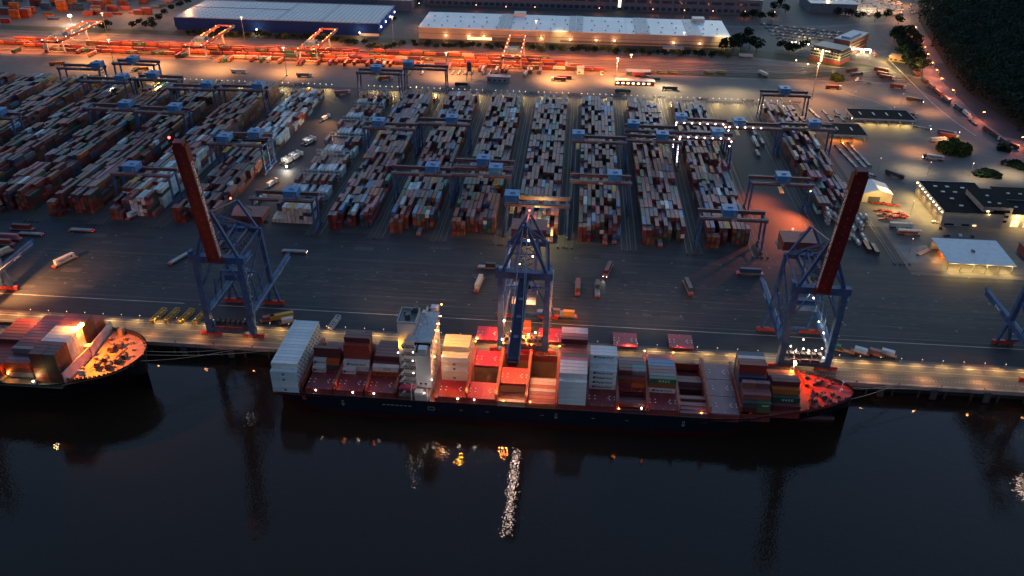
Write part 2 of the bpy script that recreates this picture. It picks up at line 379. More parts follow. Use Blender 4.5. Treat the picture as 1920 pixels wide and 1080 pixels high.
# ------------------------------------------------------------------ containers
PAL = {  # body paints
 'PB': (.50,.66,.70), 'PW': (.66,.72,.74), 'W': (.62,.60,.57), 'C': (.60,.50,.36), 'M': (.13,.028,.030), 'R': (.30,.045,.030), 'T': (.32,.10,.085),
 'O': (.52,.13,.022), 'HO': (.55,.11,.02), 'G': (.04,.15,.065), 'GD': (.02,.075,.05), 'TL': (.05,.30,.27), 'B': (.035,.075,.16), 'LB': (.15,.33,.52), 'BL': (.06,.17,.38),
 'GY': (.17,.18,.20), 'DG': (.07,.075,.08), 'PK': (.42,.13,.20), 'MV': (.20,.085,.095), 'TN': (.33,.17,.15), 'OL': (.15,.13,.06), 'Y': (.60,.36,.05), 'BR': (.26,.11,.045), 'K': (.03,.03,.035)}
PAL = {k: tuple(c*(.78 if k not in ('W','PW','PB','C','Y') else .92) for c in v) for k, v in PAL.items()}
CNAME = {'PB':'pale blue','PW':'bluish white','W':'white','C':'cream','M':'dark maroon','R':'red','T':'dusty red','O':'orange','HO':'bright orange','G':'green','GD':'dark green','TL':'teal','B':'dark blue','LB':'light blue','BL':'blue','GY':'grey','DG':'charcoal','PK':'pink','MV':'mauve brown','TN':'tan','OL':'olive','Y':'yellow','BR':'brown','K':'black'}
def cmat(k): return mat('container_paint_'+CNAME[k].replace(' ', '_'), PAL[k], .48, var=.16, vscale=.25, dust=.09)
CL, CW, CH = 12.19, 2.44, 2.6
_CM = {}
def container_mesh(k, L=CL, H=CH):
    """box with corner posts, rails, door bars and roof bows; long axis on x, base at z=0"""
    if (k, L, H) in _CM: return _CM[(k, L, H)]
    b = MB(); h = L/2; w_ = CW/2
    b.box(-h+.05, h-.05, -w_+.05, w_-.05, .12, H-.05, 0)
    for sx in (-1, 1):
        for sy in (-1, 1): b.box(min(sx*h, sx*(h-.2)), max(sx*h, sx*(h-.2)), min(sy*w_, sy*(w_-.16)), max(sy*w_, sy*(w_-.16)), 0, H, 0)
        b.box(min(sx*h, sx*(h-.12)), max(sx*h, sx*(h-.12)), -w_+.16, w_-.16, H-.14, H, 0)
        b.box(min(sx*h, sx*(h-.12)), max(sx*h, sx*(h-.12)), -w_+.16, w_-.16, 0, .16, 0)
    for sy in (-1, 1):
        b.box(-h+.2, h-.2, min(sy*w_, sy*(w_-.1)), max(sy*w_, sy*(w_-.1)), H-.12, H-.005, 0); b.box(-h+.2, h-.2, min(sy*w_, sy*(w_-.1)), max(sy*w_, sy*(w_-.1)), 0, .16, 0)
        n = int(L/1.2)
        for i in range(1, n): b.box(-h+i*L/n-.16, -h+i*L/n+.16, min(sy*(w_-.05), sy*(w_-.012)), max(sy*(w_-.05), sy*(w_-.012)), .16, H-.12, 0)
    for y in (-.75, -.3, .3, .75): b.box(-h+.005, -h+.05, y-.03, y+.03, .2, H-.2, 1)
    _CM[(k, L, H)] = b.mesh('shipping_container', [cmat(k), GALV]); return _CM[(k, L, H)]
# one mesh holds the great mass of further stacked containers
class CB:
    def __init__(s): s.v = []; s.f = []; s.c = []
    def box(s, cx, cy, z0, lx, ly, h, col):
        o = len(s.v); x0, x1, y0, y1, z1 = cx-lx/2, cx+lx/2, cy-ly/2, cy+ly/2, z0+h
        s.v += [(x0,y0,z0),(x1,y0,z0),(x1,y1,z0),(x0,y1,z0),(x0,y0,z1),(x1,y0,z1),(x1,y1,z1),(x0,y1,z1)]
        s.f += [(o+4,o+5,o+6,o+7),(o,o+1,o+5,o+4),(o+1,o+2,o+6,o+5),(o+2,o+3,o+7,o+6),(o+3,o,o+4,o+7),(o,o+3,o+2,o+1)]
        s.c += [col]*6
MASS = CB()
def jit(c, a=.22):
    k = 1+RND.uniform(-a, a); return tuple(max(0, min(1, x*k)) for x in c)
NCONT = [0]
def box_container(k, x, y, z, L=CL, rz=0, label=None, group=None, H=CH):
    NCONT[0] += 1
    o = mobj('shipping_container', container_mesh(k, L, H), None, (x, y, z), rz)
    return tag(o, label, 'container', group)
def logo(o, s='Hapag-Lloyd', L=CL, side=-1, mt=None, H=CH, size=None):
    sz = size or (1.5 if L > 8 else .85)
    lettering(s, sz, mt or DARKW, o, (.6 if L > 8 else .5, side*(CW/2+.03), H*.5), (math.pi/2, 0, 0 if side < 0 else math.pi), bold=.03)
    if s == 'Hapag-Lloyd':
        e = MB(); q = L*.30
        e.add([(-q-1.0,side*(CW/2+.03),H*.28),(-q+.1,side*(CW/2+.03),H*.28),(-q+.5,side*(CW/2+.03),H*.72),(-q-.6,side*(CW/2+.03),H*.72)], [(0,1,2,3)])
        e.build('emblem', mt or DARKW, o)

# ------------------------------------------------------------------ the main ship
SY = 305.7
ship = thing('container_ship', 'long container ship with dark hull, red hatch covers and white deckhouse moored along the quay', 'ship', (0, SY, ZW))
HULL = bpy.data.materials.new('hull_paint'); HULL.use_nodes = True; nt = HULL.node_tree; bs = nt.nodes['Principled BSDF']; bs.inputs['Roughness'].default_value = .38
tc = nt.nodes.new('ShaderNodeTexCoord'); sx = nt.nodes.new('ShaderNodeSeparateXYZ'); nt.links.new(tc.outputs['Object'], sx.inputs[0])
cr = nt.nodes.new('ShaderNodeValToRGB'); cr.color_ramp.interpolation = 'CONSTANT'; cr.color_ramp.elements[0].color = (.060,.008,.010,1); cr.color_ramp.elements[1].position = .5; cr.color_ramp.elements[1].color = (.010,.014,.030,1)
mm = nt.nodes.new('ShaderNodeMath'); mm.operation = 'MULTIPLY_ADD'; mm.inputs[1].default_value = .1; mm.inputs[2].default_value = .5-.32; nt.links.new(sx.outputs[2], mm.inputs[0]); nt.links.new(mm.outputs[0], cr.inputs[0])
nz = nt.nodes.new('ShaderNodeTexNoise'); nz.inputs['Scale'].default_value = .12; nz.inputs['Detail'].default_value = 6; nt.links.new(tc.outputs['Object'], nz.inputs['Vector'])
mh = nt.nodes.new('ShaderNodeMix'); mh.data_type = 'RGBA'; mh.blend_type = 'MULTIPLY'; mh.inputs[0].default_value = .6; nt.links.new(cr.outputs[0], mh.inputs[6]); nt.links.new(nz.outputs['Fac'], mh.inputs[7]); nt.links.new(mh.outputs[2], bs.inputs['Base Color'])
def interp(t, x):
    if x <= t[0][0]: return t[0][1]
    for (a, p), (c, q) in zip(t, t[1:]):
        if x <= c: return p + (q-p)*(x-a)/(c-a)
    return t[-1][1]
def smooth_pts(a, b_, n): return [a+(b_-a)*i/n for i in range(n+1)]
def hull(name, root, xs, hb, hw, zt, zb, zw, m, bulb=None):
    """loft: zt deck height, hb half breadth on deck, hw at the waterline, zb keel line, all local to the root"""
    b = MB(); n = len(xs); ring = []
    for x in xs:
        t, wv, ztop, zbot = interp(hb, x), interp(hw, x), interp(zt, x), interp(zb, x)
        zm = zw + (ztop-zw)*.5
        mid = wv + (t-wv)*.42
        r = [(x, t, ztop), (x, t*.25+(mid*.75), zm+ (ztop-zm)*.35), (x, mid, zm), (x, wv, max(zw, zbot)), (x, wv*.9, min(zw, zbot)-.01 if zbot >= zw else zbot)]
        ring.append(r + [(a, -y, z) for a, y, z in reversed(r)])
    k = len(ring[0])
    vs = [p for r in ring for p in r]
    fs = [(i*k+j, (i+1)*k+j, (i+1)*k+j+1, i*k+j+1) for i in range(n-1) for j in range(k-1)]
    b.add(vs, fs); b.add(ring[0], [tuple(range(k))])
    # bulwark rim
    if bulb: b.ball(bulb[0], bulb[1], 0, 12, 8, bulb[2]); 
    return b.build(name, m, root, True)
hb = [(-132,18.2),(-120,19.2),(70,19.2),(85,18.9),(95,18.2),(105,16.6),(113,14.5),(120,11.8),(126,8.7),(130,5.9),(132.5,3.1),(133.4,.3)]
hw = [(-132,9.5),(-126,13),(-112,17.5),(-95,19.1),(45,19.2),(65,17.5),(80,13.5),(92,9.4),(104,5.2),(112,2.2),(118,.5),(122,.2),(133.4,.1)]
zt = [(-132,12.0),(74,12.0),(84,13.0),(96,15.6),(108,17.4),(133.4,18.6)]
zb = [(-132,4.5),(-126,2.4),(-116,-.8),(-108,-3),(112,-3),(118,-1),(123,5),(128,11),(132,16),(133.4,18)]
xs = [-132,-129,-126,-121,-116,-108,-95,-70,-40,0,40,60,70,78,85,90,95,100,105,109,113,117,120,123,126,128.5,130.5,132.3,133.4]
h_ = hull('hull', ship, xs, hb, hw, zt, zb, 0, HULL)
b = MB()
rings = []
for i in range(9):
    t = i/8; rings.append((106+22.5*math.sin(t*math.pi/2), 3.2*math.sqrt(max(0.001, 1-(t**2.2)))))
for (xa, ra), (xb, rb) in zip(rings, rings[1:]): b.cyl((xa, 0, 1.0), (xb, 0, 1.0), ra, 14, 0, rb, caps=False)
b.build('bulbous_bow', HULL, ship, True)
b = MB()   # hull marks
for x in (-99, -1, 56):
    b = MB()
    for a, c, z0, z1 in ((-.5,-.3,7.6,9.4),(.3,.5,7.6,9.4)): b.box(x+a, x+c, -19.32, -19.24, z0, z1)
    b.box(x-.9, x+.9, -19.32, -19.24, 7.4, 7.6); b.box(x-.3, x+.3, -19.32, -19.24, 6.8, 7.4); b.box(x-.5, x+.5, -19.32, -19.24, 9.4, 9.6); b.build('hull_mark', mat('dim_white_mark', (.35,.35,.36), .6), ship)
b = MB(); b.box(-59.5, -56.5, -19.32, -19.24, 7.2, 7.35); b.box(-59.5, -56.5, -19.32, -19.24, 8.9, 9.05); b.box(-59.5, -59.3, -19.32, -19.24, 7.2, 9); b.box(-56.7, -56.5, -19.32, -19.24, 7.2, 9)
b.build('hull_mark', mat('dim_white_mark', (.35,.35,.36), .6), ship)
multi('hull_mark', mat('dim_white_mark', (.35,.35,.36), .6), ship, [(x, x+1.5, -19.32, -19.24, 8.1, 8.3) for x in (-45, -33, -8, 15, 30)])
for i in range(7): b = MB(); b.box(-80.5+i*2.0, -79.2+i*2.0, -19.36, -19.30, 8.6, 8.95); b.build('hull_mark', mat('dim_white_mark', (.35,.35,.36)), ship)
DZ = 12.2           # main deck level above the water
BAYS = {'A':-131.3,'B':-116.2,'C':-101.8,'D':-87.3}
for i, c in enumerate('EFGHIJKLMNOP'): BAYS[c] = -54.8+13.6*i
OPEN = {'F':(1,), 'G':(0, 2), 'H':(0, 1, 2), 'K':(0,), 'M':(0, 1, 2)}
PANEL = [(-18.7, -6.4), (-6.2, 6.2), (6.4, 18.7)]
HZ = 15.0           # top of the hatch covers (z = 8 on the quay datum)
b = MB()   # decks: side walkways, cross strips, coamings
def dk(x0, x1, y0, y1, z0, z1, mi=0): b.box(x0, x1, y0, y1, z0, z1, mi)
for s in (-1, 1):
    n_ = len(xs)
    for xa, xb in zip(xs, xs[1:]):
        if xb > 108: break
        ya, yb = interp(hb, xa)-.1, interp(hb, xb)-.1; za, zb_ = interp(zt, xa)-1.1, interp(zt, xb)-1.1
        b.add([(xa, s*5, za),(xb, s*5, zb_),(xb, s*yb, zb_),(xa, s*ya, za)] if xb <= -118 or xa >= 85 else [(xa, s*18.3, za),(xb, s*min(18.3,yb), zb_),(xb, s*yb, zb_),(xa, s*ya, za)], [(0,1,2,3) if s > 0 else (3,2,1,0)])
dk(-131.8, -118, -5.1, 5.1, 10.6, 10.88)
keys = 'BCD'+'EFGHIJKLMNOP'
for c in keys:
    x0 = BAYS[c]; ym = 18.5 if c not in 'OP' else (17 if c == 'O' else 13.5)
    dk(x0-1.5, x0-.25, -ym, ym, 10 if c not in 'OP' else 12.4, 13.9); 
    for s in (-1, 1): b.box(x0-.25, x0+12.5, s*ym-.12, s*ym+.12, 10.5, 14.2)
dk(BAYS['P']+12.4, BAYS['P']+13.2, -12.5, 12.5, 13.5, 15.5); dk(-75.2, -55.9, -18.5, 18.5, 9.5, 11.4); dk(-118.2,-116.4,-18.5,18.5,8,13.9)
b.build('deck', SHIPRED, ship)
# open holds
HOLD = []
for c, ps in OPEN.items():
    x0 = BAYS[c]; lo, hi = PANEL[min(ps)][0], PANEL[max(ps)][1]
    groups = [ps] if ps[-1]-ps[0] == len(ps)-1 else [(p,) for p in ps]
    for g_ in groups:
        y0, y1 = PANEL[g_[0]][0], PANEL[g_[-1]][1]
        q = MB(); xa, xb, z0, z1 = x0-.1, x0+12.4, (1.0 if x0 < 10 else 9.0), 13.9
        q.add([(xa,y0,z0),(xb,y0,z0),(xb,y1,z0),(xa,y1,z0),(xa,y0,z1),(xb,y0,z1),(xb,y1,z1),(xa,y1,z1)], [(0,1,2,3),(0,4,5,1),(1,5,6,2),(2,6,7,3),(3,7,4,0)])
        for i in range(1, int((y1-y0)/2.5)):   # cell guides
            for xx in (xa+.08, xb-.08): q.box(xx-.08, xx+.08, y0+i*2.5-.08, y0+i*2.5+.08, z0, z1, 0)
        q.build('cargo_hold', TAN if c in 'GHF' else mat('hold_dark_red', (.10,.03,.03), .6), ship)
def cover_mesh(m, key):
    b = MB(); b.box(0, 12.3, -6.1, 6.1, -.75, 0, 0)
    for x in (.15, 4.1, 8.2, 12.15): b.box(x-.1, x+.1, -6.1, 6.1, -.95, -.75, 0)
    for y in (-5.9, 5.9): b.box(.2, 12.1, y-.1, y+.1, -.95, -.75, 0)
    for x in (4.0, 8.2): b.box(x-.04, x+.04, -6, 6, 0, .03, 0)
    for px, py in ((.5,-1.1),(.5,1.1),(2.9,-1.1),(2.9,1.1),(9.0,0),(9.6,-1.2),(9.6,1.2),(11.8,-.9),(11.8,.9),(1.6,-5.3),(6.2,-5.3),(10.6,-5.3),(6.2,5.3)):
        r = .34 if abs(py) < 2 else .16
        b.cyl((px,py,0), (px,py,.05), r, 8, 1)
    return b.mesh(key, [m, WHT])
CM = {'r': cover_mesh(HATCH, 'hatch_cover'), 'v': cover_mesh(HATCHV, 'hatch_cover'), 'd': cover_mesh(mat('hatch_cover_dark_red', (.20,.025,.03), .42, var=.2), 'hatch_cover')}
for c in keys:
    if c in 'OP': continue
    for p in range(3):
        if p in OPEN.get(c, ()): continue
        if c == 'K' and p == 0: continue
        k = 'v' if c == 'N' else ('r' if c in 'EFG' else 'd')
        o = mobj('hatch_cover', CM[k], ship, (BAYS[c], (PANEL[p][0]+PANEL[p][1])/2, HZ))
        if c == 'N': o['label'] = 'mauve hatch cover without cargo'
b = MB()
for c in 'OP':
    ym = 15.5 if c == 'O' else 11.5; b.box(BAYS[c], BAYS[c]+12.2, -ym, ym, 14.2, 14.9)
b.build('hatch_cover', [CM['d'].materials[0]], ship)
# lashing bridges between the bays
def lashing(x, tall, ym=18.4):
    b = MB(); n = 9
    for i in range(n):
        y = -ym + 2*ym*i/(n-1)
        for dx in (-.45, .45): b.box(x+dx-.11, x+dx+.11, y-.11, y+.11, 12.5, 15+tall)
    for z in ([15.2, 15+tall] if tall < 4 else [15.2, 15+tall/2, 15+tall]):
        b.box(x-.6, x+.6, -ym, ym, z-.12, z, 0)
        for dx in (-.6, .6): b.box(x+dx-.04, x+dx+.04, -ym, ym, z+.95, z+1.05)
    for i in range(n-1):
        y = -ym + 2*ym*i/(n-1); y2 = -ym + 2*ym*(i+1)/(n-1)
        b.beam((x+.45, y, 15.3), (x+.45, y2, 15+tall), .09, .09)
    b.build('lashing_bridge', LASH, ship)
LASH = mat('lashing_bridge_red', (.30,.055,.03), .5)
for c in 'CDFGHIJKLMN': lashing(BAYS[c]-.75, 2.6 if c in 'CDFGH' else 3.2)
lashing(BAYS['B']-1.6, 2.6); lashing(BAYS['D']+12.9, 2.6); lashing(BAYS['E']-.4+13.0, 2.6) if False else None
lashing(BAYS['O']-.75, 3.0, 17)
# side rail stanchions along the near and far walkway
b = MB()
for s in (-1, 1):
    x = -130
    while x < 92:
        b.box(x-.05, x+.05, s*(interp(hb, x)-.25)-.05, s*(interp(hb, x)-.25)+.05, interp(zt,x)-1.1, interp(zt,x)+.35); x += 2.2
    for xa, xb in zip(xs, xs[1:]):
        if xb > 95: break
        b.beam((xa, s*(interp(hb,xa)-.25), interp(zt,xa)+.35), (xb, s*(interp(hb,xb)-.25), interp(zt,xb)+.35), .07, .07)
b.build('railing', GREYM, ship)
# forecastle
WRUST = mat('winch_rust', (.32,.06,.035), .5)
b = MB()
FX = [x for x in xs if x >= 105]
pt = [(x, interp(hb, x)-.15) for x in FX]
poly = pt + [(x, -y) for x, y in reversed(pt)]
b.add([(x, y, interp(zt, x)-1.3) for x, y in poly], [tuple(range(len(poly)))][::-1])
b.build('forecastle_deck', mat('forecastle_red', (.42,.05,.035), .5, var=.25), ship)
b = MB()   # breakwater with ribs
b.beam((110.6,-14.2,16), (114.8,0,16), .25, 5.0); b.beam((114.8,0,16), (110.6,14.2,16), .25, 5.0)
for i in range(12):
    t = -13+26*i/11; xx = 114.8-abs(t)/14.2*4.2; b.beam((xx+.2, t, 18.3), (xx+2.0, t, 16.2), .22, .22)
b.build('breakwater', mat('breakwater_red', (.36,.05,.03), .5), ship)
for s in (-1, 1):
    b = MB(); b.cyl((119, s*5.2-1.4, 18), (119, s*5.2+1.4, 18), .95, 10, 0); b.cyl((119, s*5.2-1.6, 18), (119, s*5.2-1.4, 18), 1.3, 10, 1); b.cyl((119, s*5.2+1.4, 18), (119, s*5.2+1.6, 18), 1.3, 10, 1)
    b.box(117.6, 118.4, s*5.2-1.5, s*5.2+1.5, 17, 18.6, 1); b.build('mooring_winch', [WRUST, GREYD], ship); b = MB(); b.cyl((123.5, s*3.2-.9, 18.1), (123.5, s*3.2+.9, 18.1), .8, 10, 0); b.box(122.4, 123, s*3.2-1, s*3.2+1, 17, 18.4, 1); b.build('mooring_winch', [WRUST, GREYD], ship); b = MB(); b.cyl((114.5, s*8.5-1, 17.8), (114.5, s*8.5+1, 17.8), .9, 10, 1); b.box(113.4,114,s*8.5-1,s*8.5+1,17,18.2,1); b.build('mooring_winch', [WRUST, GREYD], ship)
    for k in range(6): 
        x = 112+k*3.4; y = s*(interp(hb, x)-1.3)
        if abs(y) > .8: b = MB(); b.box(x-.8,x+.9,y-.3,y+.3,16.9,17.15); b.cyl((x-.4, y, 17), (x-.4, y, 18), .28, 7); b.cyl((x+.5, y, 17), (x+.5, y, 18), .28, 7); b.build('deck_bollard', GREYD, ship)
for x, y in ((116.5,-3),(117,4),(121,7),(121.5,-7.5),(125.5,5.5),(113,3),(112.5,-8),(126,-4.5)):
    b = MB(); b.box(x-.7,x+.7,y-.4,y+.4,16.7,17.5,1); b.cyl((x,y,17.4),(x,y,18.2),.5,8,0); b.build('rope_winder', [WRUST, GREYD], ship)
b = MB(); b.cyl((128,0,17), (128,0,24.5), .28, 8, 0, .15); b.box(127.5, 128.5, -.9, .9, 22.5, 22.7); b.cyl((128,0,17.1),(128,0,18.2),.7,8)
b.build('fore_mast', SOFTW, ship)

# deckhouse: x -66.5..-58, full breadth bridge on top
hs = MB()
hs.box(-65.5, -58.6, -12.5, 13.5, 11.4, 36.5, 0)
hs.box(-66.0, -58.2, -12.0, 12.0, 36.5, 40.0, 0)         # wheelhouse
hs.box(-64.6, -59.4, -18.6, -12.0, 37.1, 37.4, 2); hs.box(-64.6, -59.4, 12.0, 18.6, 37.1, 37.4, 2)
for s in (-1, 1):
    hs.box(-64.6, -59.4, s*18.6-.08, s*18.6+.08, 37.4, 38.5, 0)
    hs.box(-59.5, -59.3, min(s*12, s*18.6), max(s*12, s*18.6), 37.4, 38.5, 0); hs.box(-64.7, -64.5, min(s*12, s*18.6), max(s*12, s*18.6), 37.4, 38.5, 0)
    hs.box(-62.8, -59.2, s*16.9-1.7, s*16.9+1.7, 38.5, 40.4, 0)
    hs.beam((-61.5, s*12.6, 33), (-61.5, s*18, 37.1), .4, .6, 0)
hs.box(-66.3, -57.9, -12.4, 12.4, 40.0, 40.2, 1)
house = hs.build('deckhouse', [WHITEP, mat('bridge_roof_grey', (.33,.36,.40), .5), mat('bridge_wing_deck', (.13,.05,.045), .6)], ship)
wl = [(-58.22, -58.12, -11.6, 11.6, 37.8, 39.3), (-65.6, -58.4, -12.07, -12.0, 37.8, 39.3)]
for k in range(7):
    for j in range(6): wl.append((-58.62, -58.55, -10.0+j*3.8, -9.3+j*3.8, 13.4+k*3.1, 14.2+k*3.1))
for j in range(2): wl.append((-64.0+j*2.2, -63.0+j*2.2, -12.57, -12.5, 16.4, 17.2))
multi('window', GLASS, house, wl)
ds = MB()   # stepped after decks facing the water
for k in range(8):
    z = 12.8+3.1*k; y0 = -18.0+k*1.15
    ds.box(-73.0+k*.15, -65.5, y0, y0+9.5, z-.18, z, 0)
    for yy in (y0, ): ds.box(-73+k*.15, -65.5, yy-.03, yy+.03, z+.95, z+1.05, 1)
    for xx in (-72.8, -70.5, -68, -66): ds.box(xx-.05, xx+.05, y0, y0+.1, z, z+1, 1)
    ds.box(-70.5, -65.5, y0+2.2, y0+6.5, z, z+2.9, 2 if k % 2 else 3)
    ds.beam((-72.3, y0+1, z), (-70.0, y0+1, z+3.0), .25, 1.0, 1)
ds.box(-73.2, -58.6, -18.2, -12.5, 14.4, 14.6, 0); ds.box(-65.5, -58.6, -18.2, -12.5, 11.3, 14.4, 3)
ds.build('after_deck', [mat('walkway_brown', (.16,.09,.08), .6), SOFTW, WHITEP, mat('house_grey', (.40,.39,.38), .5)], house)
fn = MB(); fn.box(-75.0, -66.5, -3.2, 9.0, 11.4, 43.2, 0); fn.box(-75.1, -66.4, -3.3, 9.1, 43.2, 43.45, 1)
for s, a in (((-74.9,-66.6,-3.2,-3.0),1),((-74.9,-66.6,8.8,9.0),1),((-75,-74.8,-3.2,9),1),((-66.7,-66.5,-3.2,9),1)): fn.box(*s, 43.45, 44.2, 0)
fn.build('funnel', [WHITEP, mat('funnel_top_grey', (.10,.11,.12), .5), GREYD], ship); fn = MB(); fn.cyl((-70.6,0,43.4), (-70.6,0,46.4), 1.25, 12, 2); fn.cyl((-72.6,4,43.4), (-72.6,4,45.2), .6, 8, 2); fn.cyl((-69.5,5.5,43.4),(-69.5,5.5,45.4),.7,8,2); fn.box(-69,-67.2,5.5,8,43.4,46.0,2)
fn.build('exhaust_stack', [WHITEP, mat('funnel_top_grey', (.10,.11,.12), .5), GREYD], ship)
ma = MB()
ma.cyl((-62,2,40.2), (-62,2,48.5), .35, 8, 0, .2); ma.box(-62.2,-61.8,-1.5,5.5,46.5,46.8); ma.box(-62.2,-61.8,-.2,4.2,48.3,48.5)
ma.build('mast', SOFTW, ship)
for i, p in enumerate(((-64,-4),(-60.5,-5),(-64.5,7),(-60,8),(-63,-8))):
    a = MB(); a.cyl((p[0],p[1],40.2), (p[0],p[1],43.2), .1, 6)
    if i in (0,3): a.ball((p[0],p[1],43.2), .75 if i == 0 else .6, 0)
    a.build('antenna', SOFTW, ship)
multi('roof_hut', SOFTW, ship, [(-65.6,-63.6,8.6,11.2,40.2,41.7)])
lb = MB(); lb.ball((-69.3,-15.6,16.6), 1.75, 0, 12, 8); lb.v = [(-69.3+(x+69.3)*2.3, y, z) for x, y, z in lb.v]; lb.box(-71,-68,-16.2,-15,18,18.7,0)
lb.build('lifeboat', mat('lifeboat_magenta_red', (.45,.03,.08), .4), ship, True)
cr_ = MB()
for x in (-67, -59.8): cr_.beam((x,-18.4,11.4),(x,-18.4,17.2),.35,.35); cr_.beam((x,-18.4,17.2),(x,-15.5,19),.3,.3)
cr_.box(-65.5,-62,-18.4,-15.5,14.6,16.2)
cr_.build('davit', SOFTW, ship)

# ------------------------------------------------------------------ cargo on the main ship
BNAME = {'A':'tall pale stern stack','B':'bay before the stern stack','C':'tallest maroon bay','D':'bay behind the funnel','E':'cream bay before the deckhouse','G':'hold under the boom','H':'hold right of the boom','I':'tall white bay','J':'grey box bay','K':'half empty bay','L':'green topped bay','M':'dark open hold','O':'blue stack bay','P':'foremost bay'}
def rowY(r): return 288.0 + 2.52*r
STACKS = {}
def stack(bay, r, tiers, z0=8.0, H=CH): STACKS[(bay, r)] = (tiers, z0, H)
rr = random.Random(11)
for r in range(15): stack('A', r, [rr.choice(['PB','PB','PW']) for _ in range(4 if r == 0 else 5)], 5.2, 2.9)
stack('B',5,[('W',None)]); stack('B',6,[('GY','DG'),('W','HO')]); stack('B',7,['M','M','M','M']); stack('B',8,['M','M','M']); stack('B',9,['M','R']); stack('B',10,['M'])
stack('C',5,[('W',None)]); stack('C',6,['W','W']); stack('C',7,['R','R','R','R','R']); stack('C',8,['R','R','R','R','M','M']); stack('C',9,['M','M','M','M','M','M']); stack('C',10,['M','M','M']); stack('C',11,['M','M'])
stack('D',5,['HO','W']); stack('D',6,['M','M']); stack('D',7,['M','M','M']); stack('D',8,['M','M','M']); stack('D',9,['M','M','M']); stack('D',10,['M','M','M']); stack('D',11,['M','M','M'])
for r in range(5, 11): stack('E', r, ['C','C','W','C','W'] + (['C'] if r > 6 else []))
for r, k in enumerate(['O','R','O','T','C','O','C','C']): stack('H', r, [k], 3.9)
stack('G',0,['C'],2.6); stack('G',1,['C'],2.6); stack('G',3,[('M','BR')],.6); stack('G',4,[('R','BR')],.6)
stack('I',0,['PW']*5); 
for r in (1,2,3,4): stack('I', r, ['W']*6)
stack('I',5,['W','W','W','W','PK','PK']); stack('I',6,['W']*5+['G']); stack('I',7,['W']*5+['R']); stack('I',8,['W']*5+['T']); stack('I',9,['W']*5+['R']); stack('I',10,['M']*7); stack('I',11,['T']*7); stack('I',12,['W']*7); stack('I',13,['W']*7)
stack('J',5,['W','PW','PW','PW']); stack('J',6,['PW','PW','PW','PW','PW']); stack('J',7,['PW']*6); stack('J',8,['PW']*6); stack('J',9,['PW']*6)
stack('K',2,['MV'],4.6); stack('K',3,['M'],4.0); stack('K',6,[('M','HO'),('M','R')]); stack('K',7,[('MV','HO'),('M','GY'),('M','GY')]); stack('K',8,[('M','TL'),('M','TL'),('MV','TL')]); stack('K',9,['M','M','MV']); stack('K',10,['M','M','TN'])
stack('L',5,['W','BR','G']); stack('L',6,['GY','GY','GY']); stack('L',7,['R','R','T']); stack('L',8,['TN','TN','TN']); stack('L',9,['GY','LB','LB']); stack('L',10,['LB','LB','LB']); stack('L',12,['PK','PK']); stack('L',13,['PK','T'])
stack('M',0,['MV'],4.6); stack('M',1,['T'],4.9); stack('M',2,['T'],5.2); stack('M',4,['T'],4.9); stack('M',9,['MV'],4.8); stack('M',10,['M'],4.6); stack('M',8,['M'],2.5)
stack('O',1,[('M','OL'),('DG','G')]); stack('O',2,['MV','R','T']); stack('O',3,['M','M','T']); stack('O',4,['M','M','M',('T','MV')]); stack('O',5,['M','M']); stack('O',6,['B','B']); stack('O',7,['B','B','B']); stack('O',8,['B','B','B','R','R']); stack('O',9,['B','B','B','R','R']); stack('O',10,['B','B','B','W','W']); stack('O',11,['B','B','B','B','B'])
stack('P',2,['M']); stack('P',3,['M','GD']); stack('P',4,['M','GD','O']); stack('P',5,['M','M','O','M']); stack('P',6,['M','M','M','MV']); stack('P',7,['R','O']); stack('P',8,['R','O','T']); stack('P',9,['O','O','O']); stack('P',10,['M','M'])
TEXTS = {('J',5,0):'H',('J',5,1):'H',('J',5,2):'H',('J',5,3):'H',('J',7,5):'H',('L',5,0):'H',('L',5,2):'UASC',('P',3,1):'UASC',('C',6,1):'H',('C',6,0):'H',('D',5,1):'CSAV',('D',5,0):'H',('B',6,1):'h',('B',5,0):'h',('C',5,0):'h',('O',1,1):'UASC2'}
_ZW = {}
